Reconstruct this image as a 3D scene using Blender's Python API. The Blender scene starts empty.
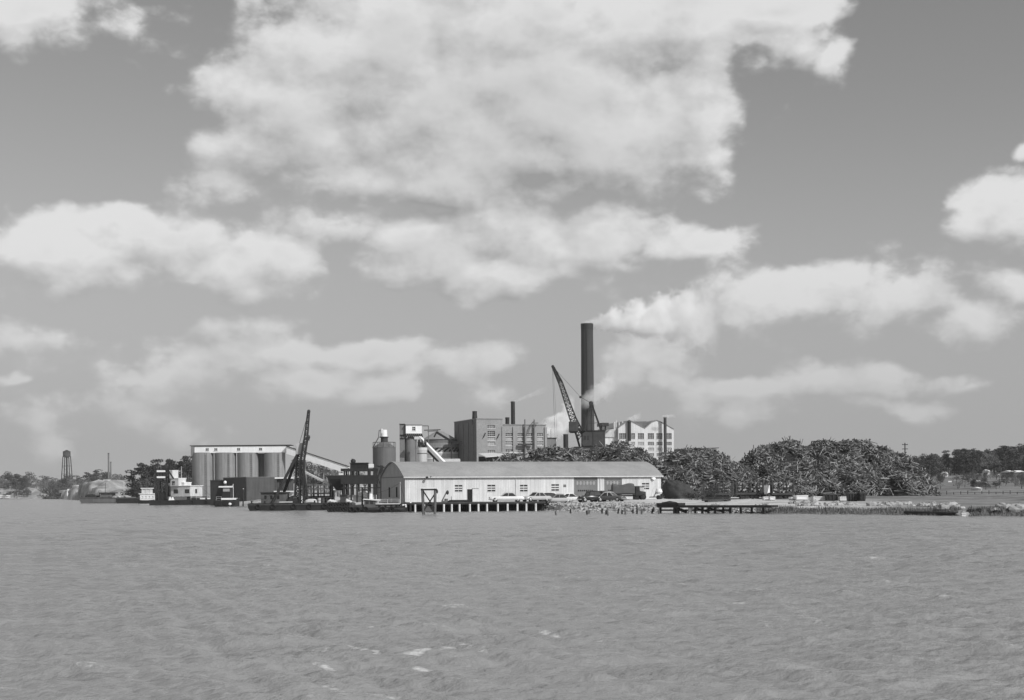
import bpy, math, random
import numpy as np
from mathutils import Vector, Matrix, noise as mnoise
R = math.radians
rnd = random.Random(11)
scene = bpy.context.scene
COL = scene.collection

# ------------------------------------------------------------------ camera frame
F, HOR, H, ROLL = 1422.0, 491.0, 3.1, R(0.45)
CA, SA = math.cos(ROLL), math.sin(ROLL)
def ray(px, py):
    u, v = (px-512)/F, (HOR-py)/F
    return u*CA+v*SA, -u*SA+v*CA
def P(px, py, Y):
    a, b = ray(px, py)
    return Vector((a*Y, Y, H+b*Y))
def hz(px): return HOR-(px-512)*math.tan(ROLL)
def ppm(Y): return F/Y
class Plane:
    """vertical wall plane through a ground point, turned by th: reads a sight line back to (along, height)"""
    def __init__(s, px, Y, th, z0):
        a, b = ray(px, HOR); s.o = Vector((a*Y, Y, z0)); s.th = th
        s.e = (math.cos(th), math.sin(th)); s.n = (-math.sin(th), math.cos(th))
    def at(s, px, py, off=0.0):
        a, b = ray(px, py)
        t = (s.o.x*s.n[0]+s.o.y*s.n[1]+off)/(a*s.n[0]+s.n[1])
        x, y, z = a*t, t, H+b*t
        return (x-s.o.x)*s.e[0]+(y-s.o.y)*s.e[1], z-s.o.z

# ------------------------------------------------------------------ mesh helper
class MB:
    def __init__(s): s.v, s.f = [], []
    def add(s, vs, fs):
        b = len(s.v); s.v += [tuple(p) for p in vs]; s.f += [tuple(b+i for i in f) for f in fs]; return s
    def box(s, x0, x1, y0, y1, z0, z1):
        return s.add([(x0,y0,z0),(x1,y0,z0),(x1,y1,z0),(x0,y1,z0),(x0,y0,z1),(x1,y0,z1),(x1,y1,z1),(x0,y1,z1)],
                     [(0,3,2,1),(4,5,6,7),(0,1,5,4),(1,2,6,5),(2,3,7,6),(3,0,4,7)])
    def cyl(s, cx, cy, z0, z1, r0, r1=None, n=20, cap=True):
        r1 = r0 if r1 is None else r1
        vs = [(cx+r0*math.cos(2*math.pi*i/n), cy+r0*math.sin(2*math.pi*i/n), z0) for i in range(n)]
        vs += [(cx+r1*math.cos(2*math.pi*i/n), cy+r1*math.sin(2*math.pi*i/n), z1) for i in range(n)]
        fs = [(i,(i+1)%n,n+(i+1)%n,n+i) for i in range(n)]
        if cap: fs += [tuple(range(n-1,-1,-1)), tuple(range(n,2*n))]
        return s.add(vs, fs)
    def bar(s, p, q, r, n=4, r1=None, rot=0.785):
        p, q = Vector(p), Vector(q); r1 = r if r1 is None else r1
        d = (q-p).normalized()
        a = d.cross(Vector((0,0,1)) if abs(d.z) < .95 else Vector((1,0,0))).normalized(); b = d.cross(a)
        k = 1.2 if n == 4 else 1
        vs = [p+(a*math.cos(2*math.pi*i/n+rot)+b*math.sin(2*math.pi*i/n+rot))*r*k for i in range(n)]
        vs += [q+(a*math.cos(2*math.pi*i/n+rot)+b*math.sin(2*math.pi*i/n+rot))*r1*k for i in range(n)]
        fs = [(i,(i+1)%n,n+(i+1)%n,n+i) for i in range(n)]+[tuple(range(n-1,-1,-1)), tuple(range(n,2*n))]
        return s.add(vs, fs)
    def prism(s, poly, y0, y1):            # polygon in x,z pushed along y
        n = len(poly)
        vs = [(x,y0,z) for x,z in poly]+[(x,y1,z) for x,z in poly]
        return s.add(vs, [tuple(range(n)), tuple(range(2*n-1,n-1,-1))]+[((i+1)%n,i,n+i,n+(i+1)%n) for i in range(n)])
    def prismx(s, poly, x0, x1):           # polygon in y,z pushed along x
        n = len(poly)
        vs = [(x0,y,z) for y,z in poly]+[(x1,y,z) for y,z in poly]
        return s.add(vs, [tuple(range(n-1,-1,-1)), tuple(range(n,2*n))]+[(i,(i+1)%n,n+(i+1)%n,n+i) for i in range(n)])
    def slab(s, poly, z0, z1):             # polygon in x,y pushed along z
        n = len(poly)
        vs = [(x,y,z0) for x,y in poly]+[(x,y,z1) for x,y in poly]
        return s.add(vs, [tuple(range(n-1,-1,-1)), tuple(range(n,2*n))]+[(i,(i+1)%n,n+(i+1)%n,n+i) for i in range(n)])
    def loft(s, rings, cap=True):
        n = len(rings[0]); vs = [p for r in rings for p in r]; fs = []
        for k in range(len(rings)-1):
            for i in range(n): fs.append((k*n+i, k*n+(i+1)%n, (k+1)*n+(i+1)%n, (k+1)*n+i))
        if cap: fs += [tuple(range(n-1,-1,-1)), tuple(range((len(rings)-1)*n, len(rings)*n))]
        return s.add(vs, fs)
    def ball(s, c, r, nu=10, nv=6, jit=0):
        vs, fs = [], []
        for j in range(nv+1):
            t = math.pi*j/nv
            for i in range(nu):
                a = 2*math.pi*i/nu; k = 1+jit*(rnd.random()-.5)
                vs.append((c[0]+r[0]*k*math.sin(t)*math.cos(a), c[1]+r[1]*k*math.sin(t)*math.sin(a), c[2]+r[2]*k*math.cos(t)))
        for j in range(nv):
            for i in range(nu): fs.append((j*nu+i,(j+1)*nu+i,(j+1)*nu+(i+1)%nu,j*nu+(i+1)%nu))
        return s.add(vs, fs)
    def lattice(s, p, q, w0, w1, n, r, rb=None):
        """square lattice boom p->q, four chords and zigzag braces"""
        p, q = Vector(p), Vector(q); d = (q-p).normalized(); rb = rb or r*.6
        a = d.cross(Vector((0,1,0))).normalized(); b = d.cross(a)
        def c(t, i):
            w = w0+(w1-w0)*t
            return p.lerp(q,t)+a*w*(.5 if i in (0,3) else -.5)+b*w*(.5 if i in (0,1) else -.5)
        for i in range(4): s.bar(c(0,i), c(1,i), r)
        for k in range(n):
            t0, t1 = k/n, (k+1)/n
            for i in range(4):
                j = (i+1)%4
                s.bar(c(t0,i if k%2 else j), c(t1,j if k%2 else i), rb)
                s.bar(c(t1,i), c(t1,j), rb)
        return s
    def build(s, name, m, parent=None, smooth=False, loc=None):
        me = bpy.data.meshes.new(name); me.from_pydata(s.v, [], s.f); me.update()
        if smooth: me.polygons.foreach_set('use_smooth', [True]*len(me.polygons))
        me.materials.append(m)
        o = bpy.data.objects.new(name, me); COL.objects.link(o)
        if parent: o.parent = parent
        if loc is not None: o.location = loc
        return o
def tag(o, label=None, cat=None, group=None, kind=None):
    if label: o['label'] = label
    if cat: o['category'] = cat
    if group: o['group'] = group
    if kind: o['kind'] = kind
    return o
def thing(name, label, cat, loc=(0,0,0), rz=0.0, group=None):
    o = bpy.data.objects.new(name, None); COL.objects.link(o)
    o.empty_display_size = .3; o.location = loc; o.rotation_euler = (0,0,rz)
    return tag(o, label, cat, group)
def copy_tree(o, parent=None):
    c = o.copy(); COL.objects.link(c); c.parent = parent
    for ch in list(o.children): copy_tree(ch, c)
    return c

# ------------------------------------------------------------------ materials (all neutral grey: the photograph is black and white)
MATS = {}
def mat(name, g, rough=.8, var=.25, scale=1.5, streak=0.0, fine=0.0, corr=0.0, corr_axis='X', brick=False, metal=0.0, island=0.0, bump=0.0, spec=.35):
    m = bpy.data.materials.new(name); m.use_nodes = True; MATS[name] = m
    nt = m.node_tree; N, L = nt.nodes, nt.links; b = N['Principled BSDF']
    b.inputs['Roughness'].default_value = rough; b.inputs['Metallic'].default_value = metal
    b.inputs['Specular IOR Level'].default_value = spec
    tc = N.new('ShaderNodeTexCoord')
    def math_(op, a, c, clamp=False):
        n = N.new('ShaderNodeMath'); n.operation = op; n.use_clamp = clamp
        for i, k in enumerate((a, c)):
            if k is None: continue
            if isinstance(k, (int, float)): n.inputs[i].default_value = k
            else: L.new(k, n.inputs[i])
        return n.outputs[0]
    def noise_(sc, stretch=None, det=5):
        n = N.new('ShaderNodeTexNoise'); n.inputs['Scale'].default_value = sc; n.inputs['Detail'].default_value = det; n.inputs['Roughness'].default_value = .6
        if stretch:
            mp = N.new('ShaderNodeMapping'); mp.inputs['Scale'].default_value = stretch
            L.new(tc.outputs['Object'], mp.inputs['Vector']); L.new(mp.outputs[0], n.inputs['Vector'])
        else: L.new(tc.outputs['Object'], n.inputs['Vector'])
        return n.outputs['Fac']
    k = math_('MULTIPLY_ADD', noise_(scale), 2*var*2); k.node.inputs[2].default_value = 1-2*var
    if streak:
        s = noise_(1.0, (2.2, 2.2, .12)); t = math_('MULTIPLY_ADD', s, 4*streak); t.node.inputs[2].default_value = 1-2*streak
        k = math_('MULTIPLY', k, t)
    if fine:
        s = noise_(scale*9, det=3); t = math_('MULTIPLY_ADD', s, 4*fine); t.node.inputs[2].default_value = 1-2*fine
        k = math_('MULTIPLY', k, t)
    if island:
        gi = N.new('ShaderNodeNewGeometry'); rp = gi.outputs['Random Per Island']
        if name == 'bark': t = math_('MULTIPLY_ADD', math_('POWER', rp, 3.0), 2.6); t.node.inputs[2].default_value = .35
        else: t = math_('MULTIPLY_ADD', rp, 2*island); t.node.inputs[2].default_value = 1-island
        oi = N.new('ShaderNodeObjectInfo'); t2 = math_('MULTIPLY_ADD', oi.outputs['Random'], island); t2.node.inputs[2].default_value = 1-island/2
        k = math_('MULTIPLY', math_('MULTIPLY', k, t), t2)
    hgt = None
    if brick:
        sp = N.new('ShaderNodeSeparateXYZ'); L.new(tc.outputs['Object'], sp.inputs[0])
        cb = N.new('ShaderNodeCombineXYZ'); L.new(math_('ADD', sp.outputs[0], sp.outputs[1]), cb.inputs[0]); L.new(sp.outputs[2], cb.inputs[1])
        bt = N.new('ShaderNodeTexBrick'); bt.inputs['Scale'].default_value = 2.0; bt.inputs['Mortar Size'].default_value = .02
        bt.inputs['Color1'].default_value = (.85,.85,.85,1); bt.inputs['Color2'].default_value = (1.1,1.1,1.1,1); bt.inputs['Mortar'].default_value = (1.3,1.3,1.3,1)
        L.new(cb.outputs[0], bt.inputs['Vector']); k = math_('MULTIPLY', k, bt.outputs['Color'])
    if corr:
        sp = N.new('ShaderNodeSeparateXYZ'); L.new(tc.outputs['Object'], sp.inputs[0])
        hgt = math_('SINE', math_('MULTIPLY', sp.outputs[corr_axis], 2*math.pi/corr), None)
        # sheet joints: each sheet weathers a little differently
        wn = N.new('ShaderNodeTexWhiteNoise'); wn.noise_dimensions = '2D'
        cb = N.new('ShaderNodeCombineXYZ'); L.new(math_('FLOOR', math_('DIVIDE', sp.outputs[corr_axis], .95), None), cb.inputs[0])
        L.new(math_('FLOOR', math_('DIVIDE', sp.outputs['Z'], 2.4), None), cb.inputs[1]); L.new(cb.outputs[0], wn.inputs['Vector'])
        t = math_('MULTIPLY_ADD', wn.outputs['Value'], .09); t.node.inputs[2].default_value = .955; k = math_('MULTIPLY', k, t)
    val = math_('MULTIPLY', k, g); 
    lo = math_('MAXIMUM', val, .004); lo = math_('MINIMUM', lo, .88)
    L.new(lo, b.inputs['Base Color'])
    if hgt is not None or bump:
        bp = N.new('ShaderNodeBump'); bp.inputs['Strength'].default_value = .3 if hgt is not None else bump; bp.inputs['Distance'].default_value = .04
        L.new(hgt if hgt is not None else noise_(scale*6), bp.inputs['Height']); L.new(bp.outputs[0], b.inputs['Normal'])
    return m
M = MATS
mat('white_siding', .54, .7, .08, .35, streak=.20, fine=.04, corr=.3)
mat('shed_roof', .27, .8, .18, .30, streak=.03, fine=.08)
mat('shaded_gable_siding', .36, .7, .10, .6, streak=.08, fine=.04, corr=.3, corr_axis='Y')  # darker copy of the white siding, gable shade painted in
mat('dark_opening', .012, .9, .1)
mat('window_glass', .03, .15, .3, 1.2, spec=.5)
mat('pale_glass', .30, .3, .3, 1.0)
mat('white_paint', .74, .55, .07, 1.0, streak=.06)
mat('mill_white', .56, .7, .10, .5, streak=.16, fine=.05)
mat('dull_white', .55, .6, .12, 1.0, streak=.1)
mat('door_board', .16, .8, .15, 1.0, streak=.12, corr=.25)
mat('brick', .25, .9, .08, .5, streak=.06, fine=.05, brick=True)
mat('shaded_brick', .14, .9, .10, .5, streak=.07, fine=.05, brick=True)  # brick darkened: shade of the end wall put into its colour
mat('concrete', .22, .85, .12, .35, streak=.22, fine=.04)
mat('dark_concrete', .17, .85, .12, .4, streak=.15, fine=.05)
mat('pale_tank', .45, .6, .09, .5, streak=.15, fine=.04)
mat('grey_tank', .12, .55, .12, .5, streak=.2, fine=.05)
mat('dark_steel', .025, .55, .35, 1.0, fine=.1)
mat('grey_steel', .13, .55, .25, 1.0, streak=.15)
mat('rust_steel', .05, .75, .35, .8, streak=.25, fine=.1)
mat('stack_brick', .045, .9, .09, .2, streak=.08, fine=.05, brick=True)
mat('dark_timber', .024, .9, .3, 1.0, streak=.25, fine=.12)
mat('pier_timber', .11, .9, .3, 1.0, fine=.15)
mat('pale_pile', .62, .85, .2, 1.5, streak=.1, fine=.1)
mat('hull_black', .018, .5, .35, .7, streak=.25)
mat('hull_grey', .10, .6, .25, .7, streak=.2)
mat('corrugated_dark', .065, .7, .15, .5, streak=.2, corr=.4)
mat('bark', .165, .9, .30, 3.0, fine=.12, island=.75, bump=.3)
mat('heap_void_shade', .020, .95, .3, 1.0)  # near-black colour for the shade between the logs
mat('coal', .040, .9, .35, 3.0, fine=.3, bump=1.0)
mat('pine_leaf', .048, .8, .3, .6, island=.45)
mat('scrub_leaf', .085, .85, .3, .6, island=.4)
mat('twig', .15, .9, .2, .8, island=.35)
mat('trunk', .07, .9, .3, 2.0)
mat('reed', .17, .9, .3, .5, island=.5)
mat('bush_leaf', .06, .85, .3, .8, island=.5)
mat('rubble', .29, .9, .25, 1.0, fine=.12, island=.35)
mat('rubber', .012, .8, .1)
mat('chrome', .5, .25, .1, metal=.6)
for n, g in (('car_white', .72), ('car_cream', .55), ('car_grey', .24), ('car_silver', .42), ('car_dark', .02), ('car_charcoal', .08)):
    mat(n, g, .28, .05, 1.0, spec=.5)
mat('canvas', .09, .9, .2, 1.0, bump=.4)
mat('pale_canvas', .5, .9, .15, 1.5, bump=.4)
mat('glass_insulator', .3, .3, .1)
mat('lamp_white', .8, .3, .02)

# ------------------------------------------------------------------ camera and light
cam = bpy.data.cameras.new('camera'); co = bpy.data.objects.new('camera', cam); COL.objects.link(co)
cam.sensor_width = 36; cam.lens = 36*F/1024; cam.shift_y = (HOR-350)/1024; cam.clip_end = 20000; cam.clip_start = .1
co.matrix_world = Matrix(((CA,SA,0,0),(0,0,-1,0),(-SA,CA,0,H),(0,0,0,1)))
scene.camera = co
SUN_AZ, SUN_EL = 46, 38
s = Vector((math.sin(R(SUN_AZ))*math.cos(R(SUN_EL)), -math.cos(R(SUN_AZ))*math.cos(R(SUN_EL)), math.sin(R(SUN_EL))))
sl = bpy.data.lights.new('sun', 'SUN'); sl.energy = 3.6; sl.angle = R(.5); sl.color = (1,1,1)
so = bpy.data.objects.new('sun', sl); COL.objects.link(so); so.rotation_euler = s.to_track_quat('Z','Y').to_euler()

# ------------------------------------------------------------------ world: Nishita sky seen in black and white, with cumulus
def make_world():
    w = bpy.data.worlds.new('World'); scene.world = w; w.use_nodes = True
    nt = w.node_tree; N, L = nt.nodes, nt.links
    for n in list(N): N.remove(n)
    out = N.new('ShaderNodeOutputWorld'); bg = N.new('ShaderNodeBackground'); L.new(bg.outputs[0], out.inputs[0])
    bg.inputs['Strength'].default_value = .1
    sky = N.new('ShaderNodeTexSky'); sky.sky_type = 'NISHITA'; sky.sun_disc = False
    sky.sun_elevation = R(SUN_EL); sky.sun_rotation = R(180-SUN_AZ); sky.dust_density = 1.5
    sp = N.new('ShaderNodeSeparateColor'); L.new(sky.outputs[0], sp.inputs[0])
    def mth(tree, op, a, b=None, c=None, clamp=False):
        n = tree.nodes.new('ShaderNodeMath'); n.operation = op; n.use_clamp = clamp
        for i, k in enumerate((a,b,c)):
            if k is None: continue
            if isinstance(k,(int,float)): n.inputs[i].default_value = k
            else: tree.links.new(k, n.inputs[i])
        return n.outputs[0]
    bw = mth(nt,'MULTIPLY_ADD', sp.outputs[0], .42, mth(nt,'MULTIPLY_ADD', sp.outputs[1], .38, mth(nt,'MULTIPLY', sp.outputs[2], .10)))
    bw = mth(nt,'MULTIPLY', bw, SKY_K)
    tc0 = N.new('ShaderNodeTexCoord'); sx0 = N.new('ShaderNodeSeparateXYZ'); L.new(tc0.outputs['Generated'], sx0.inputs[0])
    hz0 = N.new('ShaderNodeMapRange'); hz0.interpolation_type = 'SMOOTHSTEP'; hz0.inputs['From Min'].default_value = -.02; hz0.inputs['From Max'].default_value = .27; hz0.inputs['To Min'].default_value = .92; hz0.inputs['To Max'].default_value = 0
    L.new(sx0.outputs[2], hz0.inputs['Value'])
    bw = mth(nt,'ADD', mth(nt,'MULTIPLY', bw, mth(nt,'SUBTRACT', 1, hz0.outputs[0])), mth(nt,'MULTIPLY', hz0.outputs[0], HORIZON_K))
    # cloud density as a node group of the view direction (azimuth, elevation)
    g = bpy.data.node_groups.new('cloud_density','ShaderNodeTree')
    g.interface.new_socket('Vector', in_out='INPUT', socket_type='NodeSocketVector')
    g.interface.new_socket('Density', in_out='OUTPUT', socket_type='NodeSocketFloat')
    gi, go = g.nodes.new('NodeGroupInput'), g.nodes.new('NodeGroupOutput')
    def vm(op, a, b=None):
        n = g.nodes.new('ShaderNodeVectorMath'); n.operation = op
        for i,k in enumerate((a,b)):
            if k is None: continue
            if isinstance(k, tuple): n.inputs[i].default_value = k
            else: g.links.new(k, n.inputs[i])
        return n.outputs['Value'] if op == 'LENGTH' else n.outputs[0]
    vec = gi.outputs[0]
    st = vm('MULTIPLY', vec, (1,1.5,1))
    nz = g.nodes.new('ShaderNodeTexNoise'); nz.noise_dimensions = '2D'; nz.inputs['Scale'].default_value = 13; nz.inputs['Detail'].default_value = 3; nz.inputs['Roughness'].default_value = .5
    g.links.new(st, nz.inputs['Vector'])
    wp = vm('ADD', vec, vm('MULTIPLY', vm('SUBTRACT', nz.outputs['Color'], (.5,.5,.5)), (.045,.032,0)))
    f2 = g.nodes.new('ShaderNodeTexNoise'); f2.noise_dimensions = '2D'; f2.inputs['Scale'].default_value = 15; f2.inputs['Detail'].default_value = 9; f2.inputs['Roughness'].default_value = .50
    f2.inputs['Distortion'].default_value = 0
    g.links.new(st, f2.inputs['Vector'])
    acc = None
    for (cx,cy,rx,ry,wt) in CLOUDS:
        a,b = ray(cx,cy); ph = math.atan(a); el = math.atan(b*math.cos(ph))
        d = vm('LENGTH', vm('MULTIPLY', vm('SUBTRACT', wp, (ph,el,0)), (F/rx,F/ry,0)))
        e = mth(g,'MULTIPLY_ADD', d, -wt, wt)
        acc = e if acc is None else mth(g,'SMOOTH_MAX', acc, e, .18)
    # the rest of the sky, outside the picture, has the same kind of cloud
    sx = g.nodes.new('ShaderNodeSeparateXYZ'); g.links.new(vec, sx.inputs[0])
    big = g.nodes.new('ShaderNodeTexNoise'); big.noise_dimensions = '2D'; big.inputs['Scale'].default_value = 3.2; big.inputs['Detail'].default_value = 2
    g.links.new(st, big.inputs['Vector'])
    outside = mth(g,'MAXIMUM', mth(g,'SUBTRACT', mth(g,'ABSOLUTE', sx.outputs[0]), .40), mth(g,'SUBTRACT', sx.outputs[1], .385))
    gen = mth(g,'ADD', mth(g,'MULTIPLY', mth(g,'SUBTRACT', big.outputs['Fac'], .52), 4.0), mth(g,'MINIMUM', mth(g,'MULTIPLY', outside, 14), 0))
    acc = mth(g,'MAXIMUM', acc, gen)
    vo = g.nodes.new('ShaderNodeTexVoronoi'); vo.voronoi_dimensions = '2D'; vo.feature = 'F1'; vo.normalize = True
    vo.inputs['Scale'].default_value = 24; vo.inputs['Detail'].default_value = 2.6; vo.inputs['Roughness'].default_value = .48; vo.inputs['Lacunarity'].default_value = 2.3
    f3 = g.nodes.new('ShaderNodeTexNoise'); f3.noise_dimensions = '2D'; f3.inputs['Scale'].default_value = 45; f3.inputs['Detail'].default_value = 4; f3.inputs['Roughness'].default_value = .55
    g.links.new(st, f3.inputs['Vector'])
    g.links.new(vm('ADD', st, vm('MULTIPLY', vm('SUBTRACT', f3.outputs['Color'], (.5,.5,.5)), (.022,.022,0))), vo.inputs['Vector'])
    bil = mth(g,'SUBTRACT', .37, vo.outputs['Distance'])
    mixn = mth(g,'ADD', mth(g,'MULTIPLY', mth(g,'SUBTRACT', f2.outputs['Fac'], .5), 1.35), mth(g,'MULTIPLY', bil, .62))
    den = mth(g,'ADD', mixn, mth(g,'MINIMUM', acc, .75))
    g.links.new(den, go.inputs[0])
    tc = N.new('ShaderNodeTexCoord'); sx2 = N.new('ShaderNodeSeparateXYZ'); L.new(tc.outputs['Generated'], sx2.inputs[0])
    az = mth(nt,'ARCTAN2', sx2.outputs[0], sx2.outputs[1]); el = mth(nt,'ARCSINE', sx2.outputs[2])
    cb = N.new('ShaderNodeCombineXYZ'); L.new(az, cb.inputs[0]); L.new(el, cb.inputs[1])
    def dens(off):
        v = cb.outputs[0]
        if off:
            a = N.new('ShaderNodeVectorMath'); a.operation = 'ADD'; a.inputs[1].default_value = off; L.new(v, a.inputs[0]); v = a.outputs[0]
        n = N.new('ShaderNodeGroup'); n.node_tree = g; L.new(v, n.inputs[0]); return n.outputs[0]
    d0, d1, d2 = dens(None), dens((.006,.011,0)), dens((.020,.042,0))
    def smooth(x, lo, hi):
        n = N.new('ShaderNodeMapRange'); n.interpolation_type = 'SMOOTHERSTEP'; n.inputs['From Min'].default_value = lo; n.inputs['From Max'].default_value = hi; L.new(x, n.inputs['Value']); return n.outputs[0]
    mask = smooth(d0, -.04, .38)
    lit = mth(nt,'MULTIPLY_ADD', mth(nt,'SUBTRACT', d0, d1), .75, mth(nt,'MULTIPLY_ADD', mth(nt,'SUBTRACT', d0, d2), .45, .62), clamp=True)
    thick = smooth(d0, .45, 1.3)
    lm = N.new('ShaderNodeMix'); lm.data_type = 'FLOAT'; L.new(mth(nt,'MULTIPLY', thick, .55), lm.inputs[0]); L.new(lit, lm.inputs[2]); lm.inputs[3].default_value = .72; lit = lm.outputs[0]
    tone = mth(nt,'MULTIPLY_ADD', lit, CL_HI-CL_LO, CL_LO)
    tone = mth(nt,'MULTIPLY', tone, mth(nt,'MULTIPLY_ADD', thick, -.10, 1.0))
    # far cloud near the horizon is seen through more air
    air = smooth(el, .0, .20)
    mk = mth(nt,'MULTIPLY', mask, mth(nt,'MULTIPLY_ADD', air, .58, .32))
    mix = N.new('ShaderNodeMix'); mix.data_type = 'FLOAT'
    L.new(mk, mix.inputs[0]); L.new(bw, mix.inputs[2]); L.new(tone, mix.inputs[3])
    L.new(mix.outputs[0], bg.inputs['Color'])
    w.cycles.sampling_method = 'MANUAL'; w.cycles.sample_map_resolution = 256
SKY_K, HORIZON_K, CL_LO, CL_HI = 1.20, 3.75, 3.3, 7.9
CLOUDS = [
 (400,70,190,95,1.1),(560,115,185,95,1.35),(530,240,90,45,.7),(650,110,95,70,1.1),(285,115,100,75,.9),(470,20,220,80,1.0),(660,40,130,75,.9),(690,120,70,60,.7),(430,175,150,45,.8),(235,140,50,45,.7),
 (770,8,80,32,.8),(800,40,45,26,.6),(828,60,24,22,.5),(12,18,45,32,.8),(140,30,60,30,.22),(205,178,26,24,.2),
 (45,252,85,36,.8),(150,248,110,44,.9),(250,262,85,38,.8),(200,280,120,20,.5),
 (345,228,75,34,.7),(425,248,100,44,.85),(515,268,110,30,.75),(600,238,80,38,.9),(695,246,62,22,.75),(655,244,60,26,.75),(470,215,120,22,.4),
 (255,350,75,28,.75),(375,350,80,26,.8),(450,358,75,26,.7),(300,385,170,26,.5),(110,395,150,40,.4),(150,378,70,14,.4),(380,398,50,14,.5),(0,380,22,10,.8),(20,348,60,14,.25),
 (1000,218,65,46,.9),(1026,152,22,16,.6),(1008,280,45,22,.7),
 (800,302,85,38,.62),(895,288,90,36,.55),(960,315,60,18,.25),(755,322,80,26,.35),(650,335,80,42,.30),
 (745,390,60,14,.38),(845,378,70,18,.36),(905,408,50,10,.32),(975,380,40,11,.35),(620,375,80,22,.16),(480,395,60,14,.25),(690,420,90,12,.15),
]
make_world()
vs_ = scene.view_settings; vs_.view_transform = 'Standard'; vs_.look = 'None'; vs_.exposure = 0.0; vs_.gamma = 1; vs_.use_curve_mapping = False
scene.display_settings.display_device = 'sRGB'

# ------------------------------------------------------------------ water
def fbm2(x, y, seed, octaves=4, gain=.5):
    """value noise on numpy arrays"""
    rs = np.random.RandomState(seed); T = rs.rand(256,256); out = np.zeros_like(x); a = 1.0; tot = 0
    for o in range(octaves):
        xi = np.floor(x).astype(np.int64); yi = np.floor(y).astype(np.int64); fx = x-xi; fy = y-yi
        fx = fx*fx*(3-2*fx); fy = fy*fy*(3-2*fy)
        g = lambda i,j: T[(xi+i)&255, (yi+j)&255]
        out += a*((g(0,0)*(1-fx)+g(1,0)*fx)*(1-fy)+(g(0,1)*(1-fx)+g(1,1)*fx)*fy); tot += a
        x = x*2.03+17.3; y = y*2.03+9.1; a *= gain
    return out/tot
def ground_pt(px, py):          # where a sight line meets the water
    a, b = ray(px, py); t = -H/b; return a*t, t
def make_water():
    nu, near, far = 900, 820, 60
    yy = np.concatenate([13*(300/13.)**(np.arange(near)/near), 300*(3600/300.)**(np.arange(far+1)/far)])
    uu = np.linspace(-.52,.52,nu)
    U, Y = np.meshgrid(uu, yy); X = U*Y
    dy = np.gradient(yy)[:,None]*np.ones_like(X)
    rs = np.random.RandomState(5); Z = np.zeros_like(X)
    for i in range(90):
        lam = .32*(5.0/.32)**rs.rand(); th = R(-98)+rs.normal()*R(30); k = 2*math.pi/lam
        amp = .0066*lam**.42*(.5+rs.rand()); fade = np.clip(lam/(2.5*dy)-.6, 0, 1)
        ph = k*(X*math.cos(th)+Y*math.sin(th))+rs.rand()*6.283
        Z += amp*fade*(np.sin(ph)+.25*np.sin(2*ph+.6))
    gust = fbm2(X*.045, Y*.045, 3, 3); Z *= (.55+.9*gust)
    # foam: breaking crests here and there, and the torn lines of a passing wash
    foam = np.zeros_like(X)
    J = fbm2(X*.8, Y*.8, 8, 4); J2 = fbm2(X*2.6+5, Y*2.6, 9, 3); J3 = fbm2(X*.25+3, Y*.25+1, 10, 2)
    lines = [([(318,648),(345,645),(370,650),(395,655),(425,654),(448,649),(466,645),(480,654)], .13, 1.3),
             ([(300,661),(335,668),(352,667),(400,669),(430,671),(460,674)], .11, .95),
             ([(325,690),(350,692),(370,697),(395,699)], .10, .7),
             ([(545,632),(560,637),(585,640),(615,641)], .13, .9),
             ([(790,606),(806,617),(830,626)], .3, .3)]
    for pts, wd, st in lines:
        W = [ground_pt(*p) for p in pts]
        for (x0,y0),(x1,y1) in zip(W[:-1],W[1:]):
            dx, dyv = x1-x0, y1-y0; t = np.clip(((X-x0)*dx+(Y-y0)*dyv)/(dx*dx+dyv*dyv),0,1)
            d = np.hypot(X-x0-t*dx, Y-y0-t*dyv+ (J-.5)*.8)
            foam = np.maximum(foam, st*np.clip(1.3-d/wd,0,1)*np.clip((J2-.18)*4,0,1))
    crest = Z/(Z.std(axis=1,keepdims=True)+1e-6)
    caps = np.clip((crest-2.25)*1.5,0,.8)*np.clip((J2-.46)*6,0,1)*np.clip((J3-.45)*6,0,1)
    foam = np.maximum(foam, caps*np.clip((400-Y)/200,0,1))
    foam = np.maximum(foam, .20*np.clip((crest-1.55)*1.6,0,1)*np.clip((J3-.30)*4,0,1)*np.clip((260-Y)/120,0,1))
    for (px,py,rx,ry,st) in [(66,678,5,1.6,.9),(112,676,5,1.6,.8),(162,687,7,1.5,.7),(132,677,4,2.2,1),(8,689,14,2,.5),(80,669,10,2,.35),(283,593,11,1,.4),(772,513,6,1.2,.9),(796,545,9,1.2,.6),(765,546,16,1.2,.35),
                             (803,683,5,4,.8),(766,624,2.5,2,.8),(820,677,20,1.6,.4),(950,687,5,3,.3),(150,523,5,.8,.7),(194,520,8,.8,.6),(135,565,9,1,.5),(172,526,5,.7,.4),(15,553,8,1,.5),(120,565,5,1,.6),(560,589,18,1.6,.5),(622,589,8,1.4,.4),(857,560,5,1,.3),(958,532,9,1.2,.25),(440,585,40,1.5,.3),(990,698,4,2,.6),(700,560,16,1,.25)]:
        x0, y0 = ground_pt(px,py); sx = rx*y0/F; sy = ry*y0*y0/(H*F)
        foam = np.maximum(foam, .8*st*np.clip(1.2-np.hypot((X-x0)/sx,(Y-y0+(J-.5)*sy*2)/sy),0,1)*np.clip((J2-.33)*5,0,1))
    n = X.size; verts = np.stack([X,Y,Z],-1).reshape(-1,3).astype(np.float32)
    r, c = X.shape; idx = np.arange(n).reshape(r,c)
    quads = np.stack([idx[:-1,:-1],idx[:-1,1:],idx[1:,1:],idx[1:,:-1]],-1).reshape(-1,4)
    me = bpy.data.meshes.new('water'); me.vertices.add(n); me.vertices.foreach_set('co', verts.ravel())
    me.loops.add(quads.size); me.loops.foreach_set('vertex_index', quads.ravel().astype(np.int32))
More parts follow.
